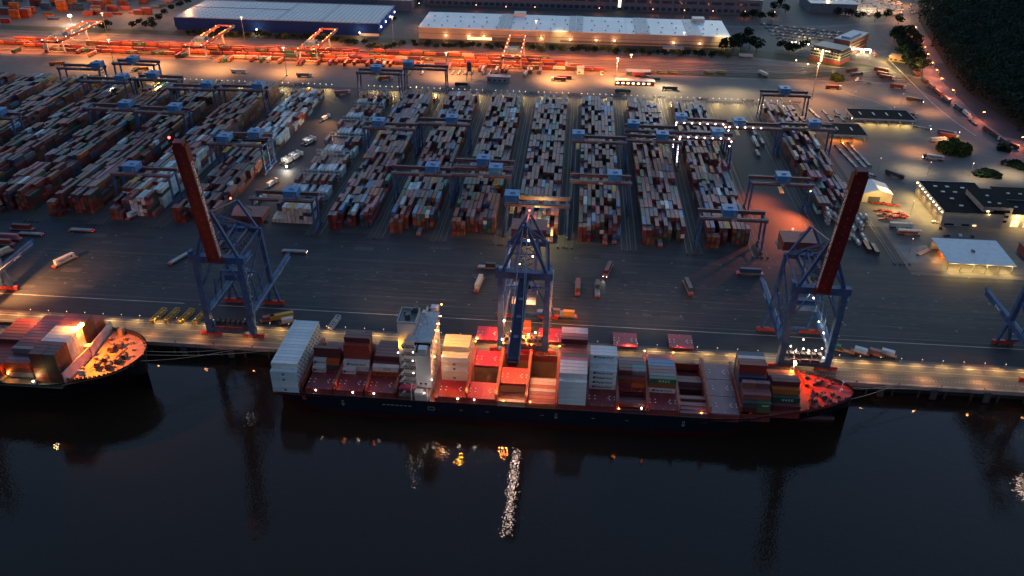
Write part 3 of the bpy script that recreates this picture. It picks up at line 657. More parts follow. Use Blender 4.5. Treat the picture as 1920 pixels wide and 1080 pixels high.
def place_stack(bay, bx, ry, key, name, tiers, z0, H, near_h, grp):
    """top tier and the tiers seen over the nearer stack are single containers; what is buried in the heap joins the mass"""
    r = key[1]
    for t, k in enumerate(tiers):
        z = z0 + H*t
        vis = (t == len(tiers)-1) or (z+H > near_h+.8)
        half = isinstance(k, tuple)
        for j, kk in enumerate(k if half else (k,)):
            if kk is None: continue
            L = 6.06 if half else CL; x = bx + (CL/2 if not half else (3.03 if j == 0 else CL-3.03))
            if vis:
                if len(tiers) > 1: tn = 'topmost' if t == len(tiers)-1 else 'tier ' + ORD[t+1].replace('first','one').replace('second','two').replace('third','three').replace('fourth','four').replace('fifth','five').replace('sixth','six')
                else: tn = 'single'
                ln = ('short ' if half else '')
                sd = '' if not half else (' sternward' if j == 0 else ' bowward')
                o = box_container(kk, x, ry, z, L, 0, f"{ln}{CNAME[kk]} container{sd}, {tn}, {ORD[r+1]} waterside row, {name}", grp, H)
                tx = TEXTS.get((bay, r, t))
                if tx and not (half and j == 1 and tx in ('h',)): 
                    if tx in ('H', 'h'): logo(o, 'Hapag-Lloyd', L, H=H, mt=DARKW)
                    elif tx == 'UASC': logo(o, 'U A S C', L, mt=WHT, H=H)
                    elif tx == 'UASC2' and j == 1: logo(o, 'UASC', L, mt=WHT, H=H, size=1.2)
                    elif tx == 'CSAV': logo(o, 'CSAV', L, mt=mat('red_brown_decal', (.3,.08,.06)), H=H)
                if bay in 'AE' and t in (0,1,2,3) and near_h < z and kk in ('PB','PW','C','W') and t != 1 :
                    e = MB(); e.box(-.8,.4,-CW/2-.04,-CW/2-.02,.8,1.9); e.build('emblem', mat('dark_slate_decal', (.10,.13,.17)), o)
            else: MASS.box(x, ry, z, L, CW, H-.03, jit(PAL[kk], .1))
for (bay, r), (tiers, z0, H) in sorted(STACKS.items()):
    nb = STACKS.get((bay, r-1)); near_h = nb[1]+nb[2]*len(nb[0]) if nb else -99
    if bay == 'E' and r > 5: near_h = max(near_h, 1)
    place_stack(bay, BAYS[bay], rowY(r), (bay, r), BNAME[bay], tiers, z0, H, near_h, 'containers loaded on the long ship')
# refrigerated stern stack: cooling units on the forward ends
for (bay, r), (tiers, z0, H) in STACKS.items():
    if bay in 'AE':
        for t in range(len(tiers)):
            x = BAYS[bay]+CL; z = z0+H*t; y = rowY(r)
            MASS.box(x+.03, y-.55, z+.25, .06, .9, 1.0, (.07,.05,.06)); MASS.box(x+.03, y+.5, z+1.45, .06, 1.1, .9, (.16,.10,.11) if bay == 'A' else (.4,.3,.22)); MASS.box(x+.03, y+.6, z+.3, .06, .7, .7, (.6,.55,.55))

# ------------------------------------------------------------------ the second ship: only its bow reaches into view
S2Y = 298.0
ship2 = thing('container_ship', 'bow of a black container ship with floodlit orange forecastle and pale breakwater', 'ship', (0, S2Y, ZW))
hb2 = [(-480,23.6),(-250,23.6),(-236,23.5),(-225,22.8),(-217,21.2),(-210,18.6),(-206,16.4),(-202.5,13.4),(-200,10.2),(-198.2,6.8),(-197.2,3.6),(-196.8,.4)]
hw2 = [(-480,23.6),(-300,22.5),(-270,18.5),(-250,13.0),(-235,8.0),(-222,3.6),(-213,1),(-205,.3),(-196.8,.2)]
zt2 = [(-480,17.6),(-226,17.6),(-224,19.2),(-196.8,21.0)]
zb2 = [(-480,-4),(-222,-4),(-214,0),(-206,9),(-200,16),(-196.8,20.6)]
xs2 = [-480,-300,-270,-250,-240,-232,-225,-221,-217,-213,-210,-207,-204,-202,-200,-198.6,-197.4,-196.8]
HULLK = mat('black_hull_paint', (.012,.012,.016), .35, var=.2)
hull('hull', ship2, xs2, hb2, hw2, zt2, zb2, 0, HULLK)
FX2 = [x for x in xs2 if x >= -225]; pt = [(x, interp(hb2, x)-.2) for x in FX2]; poly = pt + [(x, -y) for x, y in reversed(pt)]
b = MB(); b.add([(x, y, interp(zt2, x)-1.2) for x, y in poly], [tuple(range(len(poly)))]); b.build('forecastle_deck', mat('forecastle_orange_tan', (.46,.22,.12), .55, var=.2), ship2)
b = MB(); b.box(-480, -224.6, -22.9, 22.9, 15.6, 16.0); b.box(-238.6,-237.4,-22,22,16,17.5); b.box(-254.5,-253.4,-22,22,16,17.5); b.build('deck', mat('deck_grey_green', (.12,.14,.12), .6), ship2)
b = MB(); b.beam((-223.4,-21.5,20.2), (-222.2,0,20.2), .35, 6.6); b.beam((-222.2,0,20.2), (-223.4,21.5,20.2), .35, 6.6); b.box(-224.6,-221.2,-1.2,1.2,17,24)
b.build('breakwater', mat('breakwater_lilac_grey', (.48,.43,.45), .5), ship2)
W2M = [mat('winch_tan', (.40,.24,.15), .5), mat('winch_dark', (.10,.06,.05), .5), SOFTW]
for x, y in ((-214,-9),(-212.5,-5),(-214,3.5),(-211.5,6.5),(-206,-5.5),(-205,-2),(-208.5,-9.5)):
    b = MB(); b.cyl((x, y-1.3, 20.4), (x, y+1.3, 20.4), 1.0, 10, 0)
    for dy in (-1.5, 1.3): b.cyl((x, y+dy, 20.4), (x, y+dy+.2, 20.4), 1.4, 10, 1)
    b.box(x-1.6, x-.8, y-1.6, y+1.6, 19, 20.6, 1); b.build('mooring_winch', W2M, ship2)
for k in range(14):
    x = -222+k*1.75
    for s in (-1, 1):
        y = s*(interp(hb2, x)-1.6)
        b = MB(); b.box(x-.8,x+.9,y-.35,y+.35,18.7,19.3,1); b.cyl((x-.35, y, 19), (x-.35, y, 20.2), .32, 7, 1); b.cyl((x+.45, y, 19), (x+.45, y, 20.2), .32, 7, 1); b.build('deck_bollard', W2M, ship2)
b = MB(); b.box(-217,-215,15.6,18.4,19,22.4,0); b.build('deck_locker', W2M, ship2); b = MB(); b.box(-219,-216,-17.5,-16.9,19,22.5,2); b.box(-216.4,-215.8,-17.5,-16.9,19,22,2); b.box(-219,-215.8,-17.4,-17.0,21.5,22,2)
b.build('gangway_frame', W2M, ship2)
for x, y in ((-216,8),(-218,-4),(-203.5,4),(-219.5,12),(-207,9.5),(-201.5,-1),(-212,12.5),(-220,-12)):
    b = MB(); b.box(x-.9,x+.9,y-.5,y+.5,18.8,19.6,1); b.cyl((x,y,19.5),(x,y,20.3),.55,8,0); b.build('rope_winder', W2M, ship2)
b = MB()
for x, y0, y1 in ((-209.5,-2,6), (-217,-12,-6)): b.beam((x,y0,19.15),(x+2,y1,19.15),.5,.12)
b.beam((-220,10,19.1),(-209,4,19.1),.5,.1); b.beam((-209,4,19.1),(-210,-13,19.1),.5,.1)
b.build('deck_seam', mat('deck_seam_dark', (.12,.05,.04), .6), ship2)
def row2(r): return 278.3+2.52*r
ST2 = {}
for r in (0,1,2): ST2[(1,r)] = ([('M','K')]+[('R','M')]+[('R','K')]+[('M','K')]*3)
for r in range(3,10): ST2[(1,r)] = ['M','R','M','M','M','M'] if r in (3,9) else ['W']*6
for r in (10,11,12): ST2[(1,r)] = [('M','M')]*6
for r in (13,14,15): ST2[(1,r)] = [('M','R')]*4
cols = ['R','GY','M','GY','K','M','T','GD','B','M','M','B','R','M']
for r in range(1,15): ST2[(2,r)] = [cols[(r+i) % 14] for i in range(3 if r < 4 else 4)]; ST2[(2,r)][-1] = cols[r-1]
for r in range(1,15): ST2[(3,r)] = ['M','R','HO' if r > 9 else 'M'][:(2 if r < 8 else 3)]
X2 = {1:-237.0, 2:-252.6, 3:-267.5}
B2 = {1:'front bay of bow ship', 2:'second bay of bow ship', 3:'picture edge bay of bow ship'}
for (bay, r), tiers in sorted(ST2.items()):
    nb = ST2.get((bay, r-1)); z0 = 10.4
    place_stack('S%d' % bay, X2[bay], row2(r), ('S', r), B2[bay], tiers, z0, CH, z0+CH*len(nb) if nb else -99, 'containers loaded on the bow ship')
# mooring lines
def rope(name, p, q, sag, label, grp):
    b = MB(); p = Vector(p); q = Vector(q); n = 8; pts = [p+(q-p)*(i/n)-Vector((0,0,sag*4*(i/n)*(1-i/n))) for i in range(n+1)]
    for a, c in zip(pts, pts[1:]): b.cyl(a, c, .10, 5, caps=False)
    tag(b.build(name, mat('pale_rope', (.42,.38,.32), .8)), label, 'rope', grp)
for i, (p, q) in enumerate((((131, 309, 9.5), (163, 327, .9)), ((130, 310.5, 9.3), (183, 327, .9)), ((126, 299.5, 9.3), (163, 327.2, .9)))): rope('mooring_line', p, q, 1.6, 'pale mooring line from the red forecastle to the quay', 'bow mooring lines of the long ship')
for i, (p, q) in enumerate((((-199, 303, 11.6), (-157, 327, .9)), ((-198.5, 300, 11.6), (-137, 327, .9)), ((-198, 295, 11.6), (-157, 327.2, .9)))): rope('mooring_line', p, q, 2.0, 'pale mooring line from the orange lit bow to the quay', 'mooring lines of the bow ship')
for p, q in (((-131, 320, 5), (-137, 327, .9)), ((-131, 318, 5), (-117, 327, .9))): rope('mooring_line', p, q, .6, 'pale mooring line from the stern of the long ship', 'stern mooring lines of the long ship')
# ------------------------------------------------------------------ ship to shore cranes (local: x along the quay, y inland from the waterside rail)
PI_ = math.pi
def sts(cx, raised, label, words, partial=False):
    t = thing('quay_crane', label, 'crane', (cx, 335, 0), 0, 'ship to shore cranes on the quay rails')
    for s in (-1, 1):
        b = MB(); b.beam((s*11.2,0,2.6), (s*11.2,0,47), 3.0, 3.3, 0, 2.6, 3.0); b.build('waterside_leg', BLUE, t)
        b = MB(); b.beam((s*11.2,32,15), (s*9.6,32,46.5), 2.4, 2.4, 0, 1.7, 1.9); b.beam((s*11.2,32.5,15.5),(s*14.2,32,2.6), 1.2, 1.6); b.beam((s*11.2,31.5,15.5),(s*8.4,32,2.6), 1.2, 1.6); b.build('landside_leg', BLUE, t)
        b = MB(); b.beam((s*11.2,-1,13.4), (s*11.2,61,14.4), 2.0, 3.2, 0); b.beam((s*11.2,58,14.6),(s*11.2,63,15.6),1.2,1.4,0); b.box(s*11.2+.8,s*11.2+1.9,1,60,14.8,14.95,1)
        lo = b.build('low_beam', [BLUE, GREYM], t)
        sd = s if raised else s
        tx = 'ZPMC'
        for yy, st_ in ((45, tx), (8, 'CTA')):
            o = lettering(st_, 2.4, WHT, lo, (s*11.2+s*1.04, yy, 13.9), (math.pi/2, 0, s*math.pi/2), bold=.04)
            o = lettering(st_, 2.4, WHT, lo, (s*11.2-s*1.04, yy, 13.9), (math.pi/2, 0, -s*math.pi/2), bold=.04)
        for yy in (0, 32):
            b = MB(); x0 = s*11.2
            b.box(x0-5.6, x0+5.6, yy-.7, yy+.7, 1.7, 2.8, 0)
            for k in (-4.2, -1.4, 1.4, 4.2):
                b.box(x0+k-1.25, x0+k+1.25, yy-.55, yy+.55, .75, 1.7, 0)
                for q in (-.75, .75): b.cyl((x0+k+q, yy-.35, .45), (x0+k+q, yy+.35, .45), .42, 8, 1)
            b.build('bogie', [REDP, GREYD], t)
    multi('portal_beam', BLUE, t, [(-13.6,13.6,-1.65,1.65,44.2,47.8),(-10.6,10.6,31,33,44.8,47.2)]); multi('sill_beam', BLUE, t, [(-10,10,-1.1,1.1,2.7,4.3),(-10,10,31.3,32.7,2.7,3.9)]); multi('control_cabin', BLUE, t, [(-13.8,-12.2,-1.6,1.6,47.6,50.0)])
    for s in (-1, 1):
        b = MB(); b.beam((s*3.8,-2.5,46), (s*3.8,50,46), 1.2, 2.2, 0); b.beam((s*10.6,0,47),(s*9.2,32,46.6),.7,.7,1); b.box(s*4.6,s*5.5,-2,50,46.2,46.3,1)
        for y in range(4, 50, 6): b.beam((s*3.2,y,46.4),(-s*3.2,y+6,46.4),.3,.3,1)
        b.build('girder', [GIRD, BLUE], t)
    b = MB()
    for s in (-1, 1):
        b.beam((s*10.4,0,47.4),(s*.9,.6,70.5),1.4,1.4); b.beam((s*8.6,32,47),(s*.5,32,62.5),1.2,1.2); b.beam((s*.9,.6,70.5),(s*8.8,31.6,47.4),1.1,1.1)
        b.beam((s*6.2,.2,57),(s*4.8,17,57.5),.6,.6); b.beam((s*4.8,17,57.5),(s*9.6,0,47.8),.75,.75); b.beam((s*4.8,17,57.5),(s*4,32,47.2),.75,.75)
    b.box(-1.5,1.5,-.4,1.6,69.8,71.8); b.beam((0,.6,70.5),(0,32,62.5),.45,.45); b.beam((-6.2,.2,57),(6.2,.2,57),.5,.5); b.beam((-4.8,17,57.5),(4.8,17,57.5),.4,.4); b.beam((0,.6,70.5),(0,17,57.5),.4,.4); b.beam((0,32,62),(0,50,48),.4,.4)
    b.box(-.5,.5,.1,1.1,71.8,73.8); b.build('a_frame', BLUE, t)
    for s in (-1, 1):   # braces of the portal
        for p0, p1, w0 in (((s*10.4,0,30),(s*3.5,0,44.6),.5),((s*11,1,28),(s*10.6,31,44),.7),((s*11.2,1,16),(s*10.8,31,27),.7)):
            b = MB(); b.beam(p0, p1, w0, w0); b.build('brace', BLUE, t)
    mh = MB(); mh.box(-9.5,8.5,40,52,44.6,49.4,0); mh.box(-9.8,8.8,39.7,52.3,49.4,49.7,0); mh.box(8.5,10.6,42,50,44.6,46.4,1); mh.box(-11.4,-9.8,41,51,44.6,44.8,1)
    for k in range(5): mh.box(-8.6+k*3.3, -7.4+k*3.3, 39.9, 40, 46.0, 47.5, 1)
    mh.build('machinery_house', [mat('house_dark_red', (.17,.035,.032), .6, dust=.1), GREYD], t)
    # boom with deck and lettering
    bm = MB()
    if raised: p, q = Vector((0,-2.6,46.5)), Vector((0,-13.5,110))
    else: p, q = Vector((0,-2.6,45.6)), Vector((0,-67.5,45.4))
    d = (q-p).normalized(); a = Vector((1,0,0)); n_ = a.cross(d).normalized()   # n_: outward face of the boom
    if n_.y > 0: n_ = -n_
    if not raised: n_ = Vector((0,0,1))
    L = (q-p).length
    def bb(x0, x1, n0, n1, l0, l1, mi):
        vs = [p + a*x + n_*n + d*l for l in (l0, l1) for (x, n) in ((x0,n0),(x1,n0),(x1,n1),(x0,n1))]
        bm.add(vs, [(0,1,2,3),(7,6,5,4),(0,4,5,1),(1,5,6,2),(2,6,7,3),(3,7,4,0)], mi)
    if raised:
        bb(-2.6,2.6,-1.5,1.3,0,L,0); bb(-3.0,-2.6,-2.4,1.5,0,L,0); bb(2.6,3.0,-2.4,1.5,0,L,0); bb(-2.2,2.2,-1.8,1.8,L,L+2.0,0)
        for i in range(14): bb(-.1,.1,1.2,1.4,3+i*4.4,3.2+i*4.4,2)
    else:
        bb(-2.1,2.1,-2.4,-.2,0,L,1); bb(-2.4,-2.1,-2.6,.2,0,L,3); bb(2.1,2.4,-2.6,.2,0,L,3); bb(-1.9,1.9,-2.8,-.6,L,L+1.4,0)
        bb(-.35,.35,-.2,.15,2,L*.92,1)
        for f in (.28,.5,.74): bb(-1.0,1.0,-.2,.35,L*f,L*f+2.2,3)
    boom = bm.build('boom', [BOOM, BOOMTOP, WHT, BLUE] if raised else [BOOM, BOOMTOP, WHT, mat('boom_edge_blue', (.03,.04,.12), .45)], t)
    if raised:
        sgn = words
        cpos = p + d*(L*.45) + a*(sgn*3.04) - n_*.4
        o = mobj('lettering', text_mesh('CONTAINER TERMINAL ALTENWERDER', 3.0, WHT, .07), boom, cpos)
        ex = -d; ez = Vector((sgn,0,0)); ey = ez.cross(ex).normalized(); ex = ey.cross(ez).normalized()
        o.matrix_local = Matrix.Translation(cpos) @ Matrix((ex, ey, ez)).transposed().to_4x4()
        for s in (-1, 1): st = MB(); st.beam(Vector((s*1.0,.6,70.5)), p + d*(L*.55) + a*s*2.6 - n_*(-.6), .22, .22); st.build('forestay', GALV, t)
    else:
        for s in (-1, 1):
            for fr in (.52, .93): st = MB(); st.beam(Vector((s*1.0,.6,70.5+fr)), p + d*(L*fr) + a*s*2.8, .33, .33); st.build('forestay', GALV, t)
        for k in range(12):   # hooded floodlights under the boom, lens facing the water
            f = MB(); y = -9-k*5.0; f.box(-2.3,-.7,y-.6,y+.6,42.3,43.0,0); f.add([(-2.1,y-.45,42.28),(-.9,y-.45,42.28),(-.9,y+.45,42.28),(-2.1,y+.45,42.28)], [(3,2,1,0)], 1); f.build('boom_floodlight', [GREYD, B_UNDER], t)
    # trolley, cab and festoon
    f = MB()
    for k in range(11):
        y0 = 4+k*3.6
        for q in range(4):
            za = 44.6-3.2*math.sin(q/4*PI_); zb = 44.6-3.2*math.sin((q+1)/4*PI_); f.beam((4.9,y0+q*.9,za),(4.9,y0+(q+1)*.9,zb),.22,.22)
    f.build('festoon_cable', BLACKR, t)
    b = MB(); ty = 13 if raised else -1; b.box(-4.2,4.2,ty,ty+7,43.6,45.0,0); b.box(-2.6,2.6,ty+1,ty+6,42,43.6,0); b.box(.6,3.6,ty-4,ty-1,40.6,43.6,1); b.box(.7,3.5,ty-4.06,ty-4,41,43.2,2)
    b.build('trolley', [GREYD, SOFTW, GLASS], t)
    b = MB(); b.box(-6.5,5.5,16,24,24.0,27.2,0); b.box(5.6,6.0,17,23,24.6,26.6,2); b.box(-9.6,9.6,19,20,27.2,28,0); b.build('second_trolley', [BLUE, BLUE, WHT], t)
    for s in (-1,1):
        b = MB(); b.beam((s*9.8,20,27.6),(s*11.1,20,15),.6,.6); b.beam((s*9.8,12,27.6),(s*11.1,12,15),.6,.6); b.build('trolley_leg', BLUE, t)
    b = MB()   # lashing platform between the waterside legs
    b.box(-10,10,-1.2,5.6,5.4,5.8,0); b.box(-10,10,5.4,5.6,5.8,7.0,0)
    for k in range(-3, 4): b.box(k*2.7-.9,k*2.7+.9,2.2,4.4,5.8,7.6,0); b.beam((k*2.7,5.2,5.8),(k*2.7,5.2,8.8),.3,.3,0)
    for k in (-4.8, 0, 4.8): b.box(k-2,k+2,-2.0,-1.4,5.3,7.2,1); b.box(k-1.8,k+1.8,-2.05,-2.0,5.6,6.9,0)
    b.build('lashing_platform', [mat('platform_dark_steel', (.07,.05,.05), .6), mat('platform_red', (.30,.05,.045), .5)], t)
    b = MB(); x0 = 11.9
    for k in range(10): b.box(x0+.6,x0+2.0,-.9+(k % 2)*.9,.1+(k % 2)*.9,5+k*4,5.15+k*4)
    for k in range(9):
        s_ = 1 if k % 2 else -1; b.beam((x0+1.3,-s_*.9,5+k*4),(x0+1.3,s_*.9,9+k*4),.15,.7)
    b.build('stair', GREYM, t)
    return t
sts(-169.6, True, 'blue quay crane with raised red boom between the two ships', 1)
sts(118.6, True, 'blue quay crane with raised red boom beside the bow of the long ship', -1)
cc = sts(-19.6, False, 'blue quay crane with lowered boom reaching over the open hatches', 1)
sts(-322.5, True, 'blue quay crane cut by the picture edge above the bow ship', 1)
sts(238.6, False, 'blue quay crane half out of the picture past the end of the zebra strip', -1)
for x in (-169.6, 118.6):
    tag(MB().build('x', BLUE)) if False else None
# red aircraft warning lamps
def warn(x, y, z, label):
    b = MB(); b.ball((0,0,.55), .55, 0, 8, 6); b.cyl((0,0,-.4),(0,0,.1), .2, 6, 1); o = b.build('warning_lamp', [B_RED, GREYD]); o.location = (x,y,z); return tag(o, label, 'warning lamp', 'red warning lamps on the quay cranes')

# ------------------------------------------------------------------ rail mounted yard cranes
def make_rmg():
    t = thing('yard_crane', 'yard crane', 'yard crane', (0,0,0), 0, 'rail mounted gantry cranes over the container blocks')
    for y in (-5.5, 5.5):
        b = MB(); b.box(-20.5,20.5,y-.75,y+.75,21.2,23.4,0); b.box(-20.5,20.5,y+(-1.5 if y < 0 else .75),y+(-.75 if y < 0 else 1.5),22.9,23.0,1)
        for s in (-1, 1): b.box(-20.5,20.5,y-.75+(.0 if s<0 else 1.45),y-.7+(.0 if s<0 else 1.45),23.9,24.0,1)
        g = b.build('girder', [GIRD, GREYM], t)
        if y < 0:
            p = MB(); p.box(-1.6,1.6,-6.33,-6.27,21.5,23.1); p.build('sign', mat('sign_white', (.6,.6,.58), .5), g); lettering('CTA', 1.5, DARKW, g, (0,-6.35,22.25), bold=.05)
    for s in (-1, 1):
        for y in (-5.5, 5.5):
            b = MB(); b.beam((s*19.6,y*1.0,1.7),(s*19.0,y*.92,21.3),.9,1.2,0,1.3,1.4); b.build('leg', BLUE, t)
        b = MB(); b.box(s*19.6-.5,s*19.6+.5,-8,8,1.0,1.9,0); b.beam((s*19.5,-5.3,4),(s*19.2,5.1,4.4),.5,.5,0); b.box(s*19.4-.5,s*19.4+.5,-6,6,20.6,21.6,0)
        b.build('sill_beam', BLUE, t)
        for y in (-6, 6):
            b = MB(); b.box(s*19.6-.45,s*19.6+.45,y-2.2,y+2.2,.5,1.1,0)
            for k in (-1.5,-.5,.5,1.5): b.cyl((s*19.6-.25,y+k,.42),(s*19.6+.25,y+k,.42),.4,8,1)
            b.build('bogie', [REDP, GREYD], t)
    return t
def add_trolley(t, tx, tm=None):
    b = MB(); b.box(tx-4.4,tx+4.4,-4.6,4.6,23.6,27.6,0); b.box(tx-4.6,tx+4.6,-4.8,4.8,27.6,27.9,0); b.box(tx-1.2,tx+1.8,-.6,-.1,27.9,28.4,1); b.box(tx+2.2,tx+3.4,-4.66,-4.6,24.2,26.4,1); b.box(tx-3.6,tx+3.6,-6.2,6.2,23.2,23.6,1)
    tr = b.build('trolley', [BLUE2, GREYM], t)
    b = MB(); b.box(tx-1.3,tx+1.3,-6.1,6.1,16.4,16.9,0)
    for sx in (-1,1):
        for y in (-3,3): b.beam((tx+sx,y,16.9),(tx+sx*.8,y,23.3),.08,.08,0)
    b.build('spreader', [YELP], tr)
RM = [ # block, y, trolley x, label
 (-3,590,-148.6,'yard crane over the block right of the access road, midway inland'),(-2,507,-93.1,'yard crane over the second block right of the road, nearer the quay'),(-2,604,-94.1,'yard crane far inland over the second block right of the access road'),
 (-1,524,-60.5,'rear of two nested yard cranes over the third block right of the road'),(-1,509,-50.5,'front of two nested yard cranes over the third block right of the road'),(0,467,-37.1,'yard crane with blue trolley right behind the lowered boom quay crane'),
 (1,579.5,2.8,'yard crane midway over the first block right of the centre block'),(1,506.5,29.1,'yard crane near the quay over the first block right of the centre block'),(2,607,45.9,'rear of two yard cranes over the narrow mid right block'),
 (2,585.5,66.3,'front yard crane over the mid right block beside the lamp lit crane'),(3,596,108.1,'yard crane outlined by a string of white lamps, legs lit too'),(3,627,84,'unlit yard crane behind the lamp outlined one'),(3,460,97.5,'yard crane at the quay end of the last full block'),
 (4,516,140.6,'yard crane standing alone over the empty orange lit block'),(4,622,128,'yard crane with lamps along its girder over the nearly empty block'),(5,625,185.7,'yard crane beside the small lit canopy'),(5,708,180,'yard crane at the inland end next to the big canopy'),
 (-4,458,-174.6,'yard crane at the quay end of the white reefer block'),(-5,556,-233.4,'yard crane with blue trolley left of the access road'),(-5,545,-252,'yard crane nested just before the one left of the access road'),(-6,486,-292.4,'yard crane over white boxes behind the left raised boom'),
 (-8,608,-358,'left of a pair of linked yard cranes among the dark stacks'),(-7,605,-316.2,'right of a pair of linked yard cranes among the dark stacks'),(-8,687,-372.8,'yard crane spanning a glowing orange truck at the inland end'),(-9,676,-395.8,'yard crane just left of the one spanning the glowing truck'),
 (-9,731,-413,'taller looking yard crane at the inland road, right of its twin'),(-10,711,-437,'yard crane at the inland road, left of its twin'),(-7,665,-314,'yard crane far inland over the third block left of the road'),(-6,668,-270.3,'yard crane far inland over the second block left of the road'),
 (-4,730,-182.4,'yard crane standing past the inland end of the reefer block'),(-3,748,-157,'yard crane standing on the inland road with its trolley at the left leg'),(-10,579,-446,'yard crane at the left picture edge over dark stacks')]
proto = None
for i, (bk, y, tx, lab) in enumerate(RM):
    if proto is None:
        proto = make_rmg(); o = proto; kids = None
    else:
        o = dup(proto, (0,0,0))
        for ch in [c for c in o.children if c.name.startswith('trolley')]:
            for g in list(ch.children): bpy.data.objects.remove(g)
            bpy.data.objects.remove(ch)
    o.location = (BLK[bk], y, 0); o['label'] = lab
    add_trolley(o, max(-16, min(16, tx-BLK[bk])))

# ------------------------------------------------------------------ the container yard
YC = ['M']*8+['R']*6+['MV']*11+['T']*12+['TN']*2+['BR']*2+['GY']*1+['DG']*4+['B']*4+['LB']*2+['BL']*1+['G']*2+['GD']*2+['TL']*1+['PK']*3+['O']*1+['W']*1+['PB']*1+['BL']*2
YL = ['M']*12+['R']*5+['MV']*12+['T']*3+['BR']*4+['DG']*6+['GD']*4+['G']*1+['B']*3+['LB']*1+['PK']*2+['OL']*2+['GY']*2+['PB']*1+['O']*1
yr = random.Random(21)
YSHADE = ['M','M','M','MV','DG','R','B','M','GD','BR']  # darker paints for lower tiers: shade of the stack sides put into colour
SLOT = 12.62; YN0 = 464.5
BLABEL = {0:'centre block',1:'first block right of centre',2:'second block right of centre',3:'third block right of centre',5:'block beside the small canopy',-1:'first block left of centre',-2:'second block left of centre',-3:'block right of the access road',-4:'reefer block',-5:'block left of the access road',-6:'second block left of the road',-7:'third block left of the road',-8:'fourth block left of the road',-9:'fifth block left of the road'}
def slotcol(pal): return yr.choice(pal)
INDIV = {0:2,1:2,2:2,3:1,5:1,-1:2,-2:2,-3:2,-5:1,-6:1,-7:1}
for bk, bx in BLK.items():
    if bk == 4: continue
    rng = random.Random(100+bk); ns = 21
    base = {0:4,1:4,2:4,3:4,5:3,-1:4,-2:4,-3:4,-4:2,-5:3}.get(bk, 5)
    front = [rng.choice([0,0,0,0,1]) for _ in range(10)]
    for r in range(10):
        x = bx + (r-4.5)*2.72
        hprev = 0
        for sl in range(ns):
            if bk == -13 and sl < 5: continue
            y = YN0 + SLOT*(sl+.5)
            n = base + rng.choice([-2,-1,-1,0,0,0,0,0,0,0])
            if rng.random() < .035: n = rng.choice([0,1])
            if sl >= ns-1: n = rng.choice([0,0,0,1,2]) 
            if sl == 0: n = base + rng.choice([0,0,-1,0]) if (r*7+bk*3) % 11 > 1 else rng.choice([0,1,2])
            if bk == 5 and sl < 4: continue
            if bk == 5: n = rng.choice([1,2,3,3,4])
            if bk == -5 and sl < 3: n = min(n, 3)
            pal = YC if bk >= -4 else YL
            if bk == -4:
                if sl % 3 == 2: continue
                n = rng.choice([0,1,2,2]) if sl % 3 == 0 else rng.choice([2,2,3])
                pal = ['PW','PB','W','PW'] if sl % 3 == 0 else ['M','R','T','MV','DG','B','TN','R']
                if sl == 0: pal = ['W','C','W']; n = 4 if r > 2 else 1
            if bk == -5 and sl > 9: pal = ['PW','PB','PB','GY','M','MV'] if (sl//3+r//4) % 2 else ['PB','M','MV','R','DG','M']
            if bk == -6 and sl < 9 and r > 3: pal = ['PW','PB','W','PB','T','R'] if rng.random() < .7 else YL
            if n <= 0: continue
            z = 0.02
            for t in range(n):
                top = t == n-1
                k = rng.choice(pal); H = 2.6 if rng.random() < .55 else 2.9
                two = rng.random() < .16 and not (bk == -4)
                if top and sl < INDIV.get(bk, 0) and NCONT[0] < 284 and not two and (sl == 0 or bk in (0,1,2,-1)):
                    sq = 'apron end' if sl == 0 else 'second slot'
                    box_container(k, x, y, z, CL, math.pi/2, f"{CNAME[k]} top container, {ORD[r+1]} row, {BLABEL[bk]}, {sq}", 'containers topping the yard blocks', H-.02)
                    if k in ('W','PW','PB') and sl == 0: pass
                elif two:
                    for dy in (-3.05, 3.05):
                        if top and rng.random() < .3: continue
                        MASS.box(x, y+dy, z, CW, 6.05, H-.03, jit(PAL[rng.choice(pal)]))
                else: MASS.box(x, y, z, CW, CL, H-.03, jit(PAL[k if top or rng.random() < .25 or k in ('W','PW','PB') else rng.choice(YSHADE)]))
                z += H
# protruding stacks at the apron end, two or three rows per block
for bk in (0,1,2,3,-1,-2,-3,-5,-6,-7,-8):
    bx = BLK[bk]; rng = random.Random(300+bk)
    for r, n in ((0, rng.choice([3,4])), (1, rng.choice([3,4,4])), (2, rng.choice([1,2,3]))):
        if bk in (0,) : continue
        x = bx+(r-4.5)*2.72; z = .02
        for t in range(n):
            k = rng.choice(['M','R','M','MV','BR'])
            MASS.box(x, YN0-3.2, z, CW, 6.05 if r == 2 else 6.05, 2.57, jit(PAL[k])); z += 2.6
# a few boxes left on the empty block and tanks
for p in ((1415,250),(1412,262),(1419,272),(1426,266),(1404,240),(1417,288),(1398,234),(1385,228)):
    g = G(*p, 1.3); MASS.box(round((g.x-140)/2.72)*2.72+140, g.y, .02, CW, CL, 2.57, jit(PAL[RND.choice(['TL','T','MV','GY','PB'])]))
# steel racks of the reefer block
for sl in range(21):
    if sl % 3 == 2:
        t = thing('reefer_rack', 'blue grey steel access rack between the white reefer rows', 'rack', (-180, YN0+SLOT*(sl+.5), 0), 0, 'steel racks of the reefer block')
        b = MB()
        for z in (.2, 2.8, 5.4, 8.0): b.box(-14,14,-.9,.9,z-.15,z); b.box(-14,14,-.95,-.88,z+.9,z+1.0); b.box(-14,14,.88,.95,z+.9,z+1.0)
        for i in range(11):
            for y in (-.9,.9): b.box(-14+i*2.8-.1,-14+i*2.8+.1,y-.1,y+.1,0,9)
        b.build('rack_frame', mat('rack_slate_paint', (.12,.16,.20), .5), t)
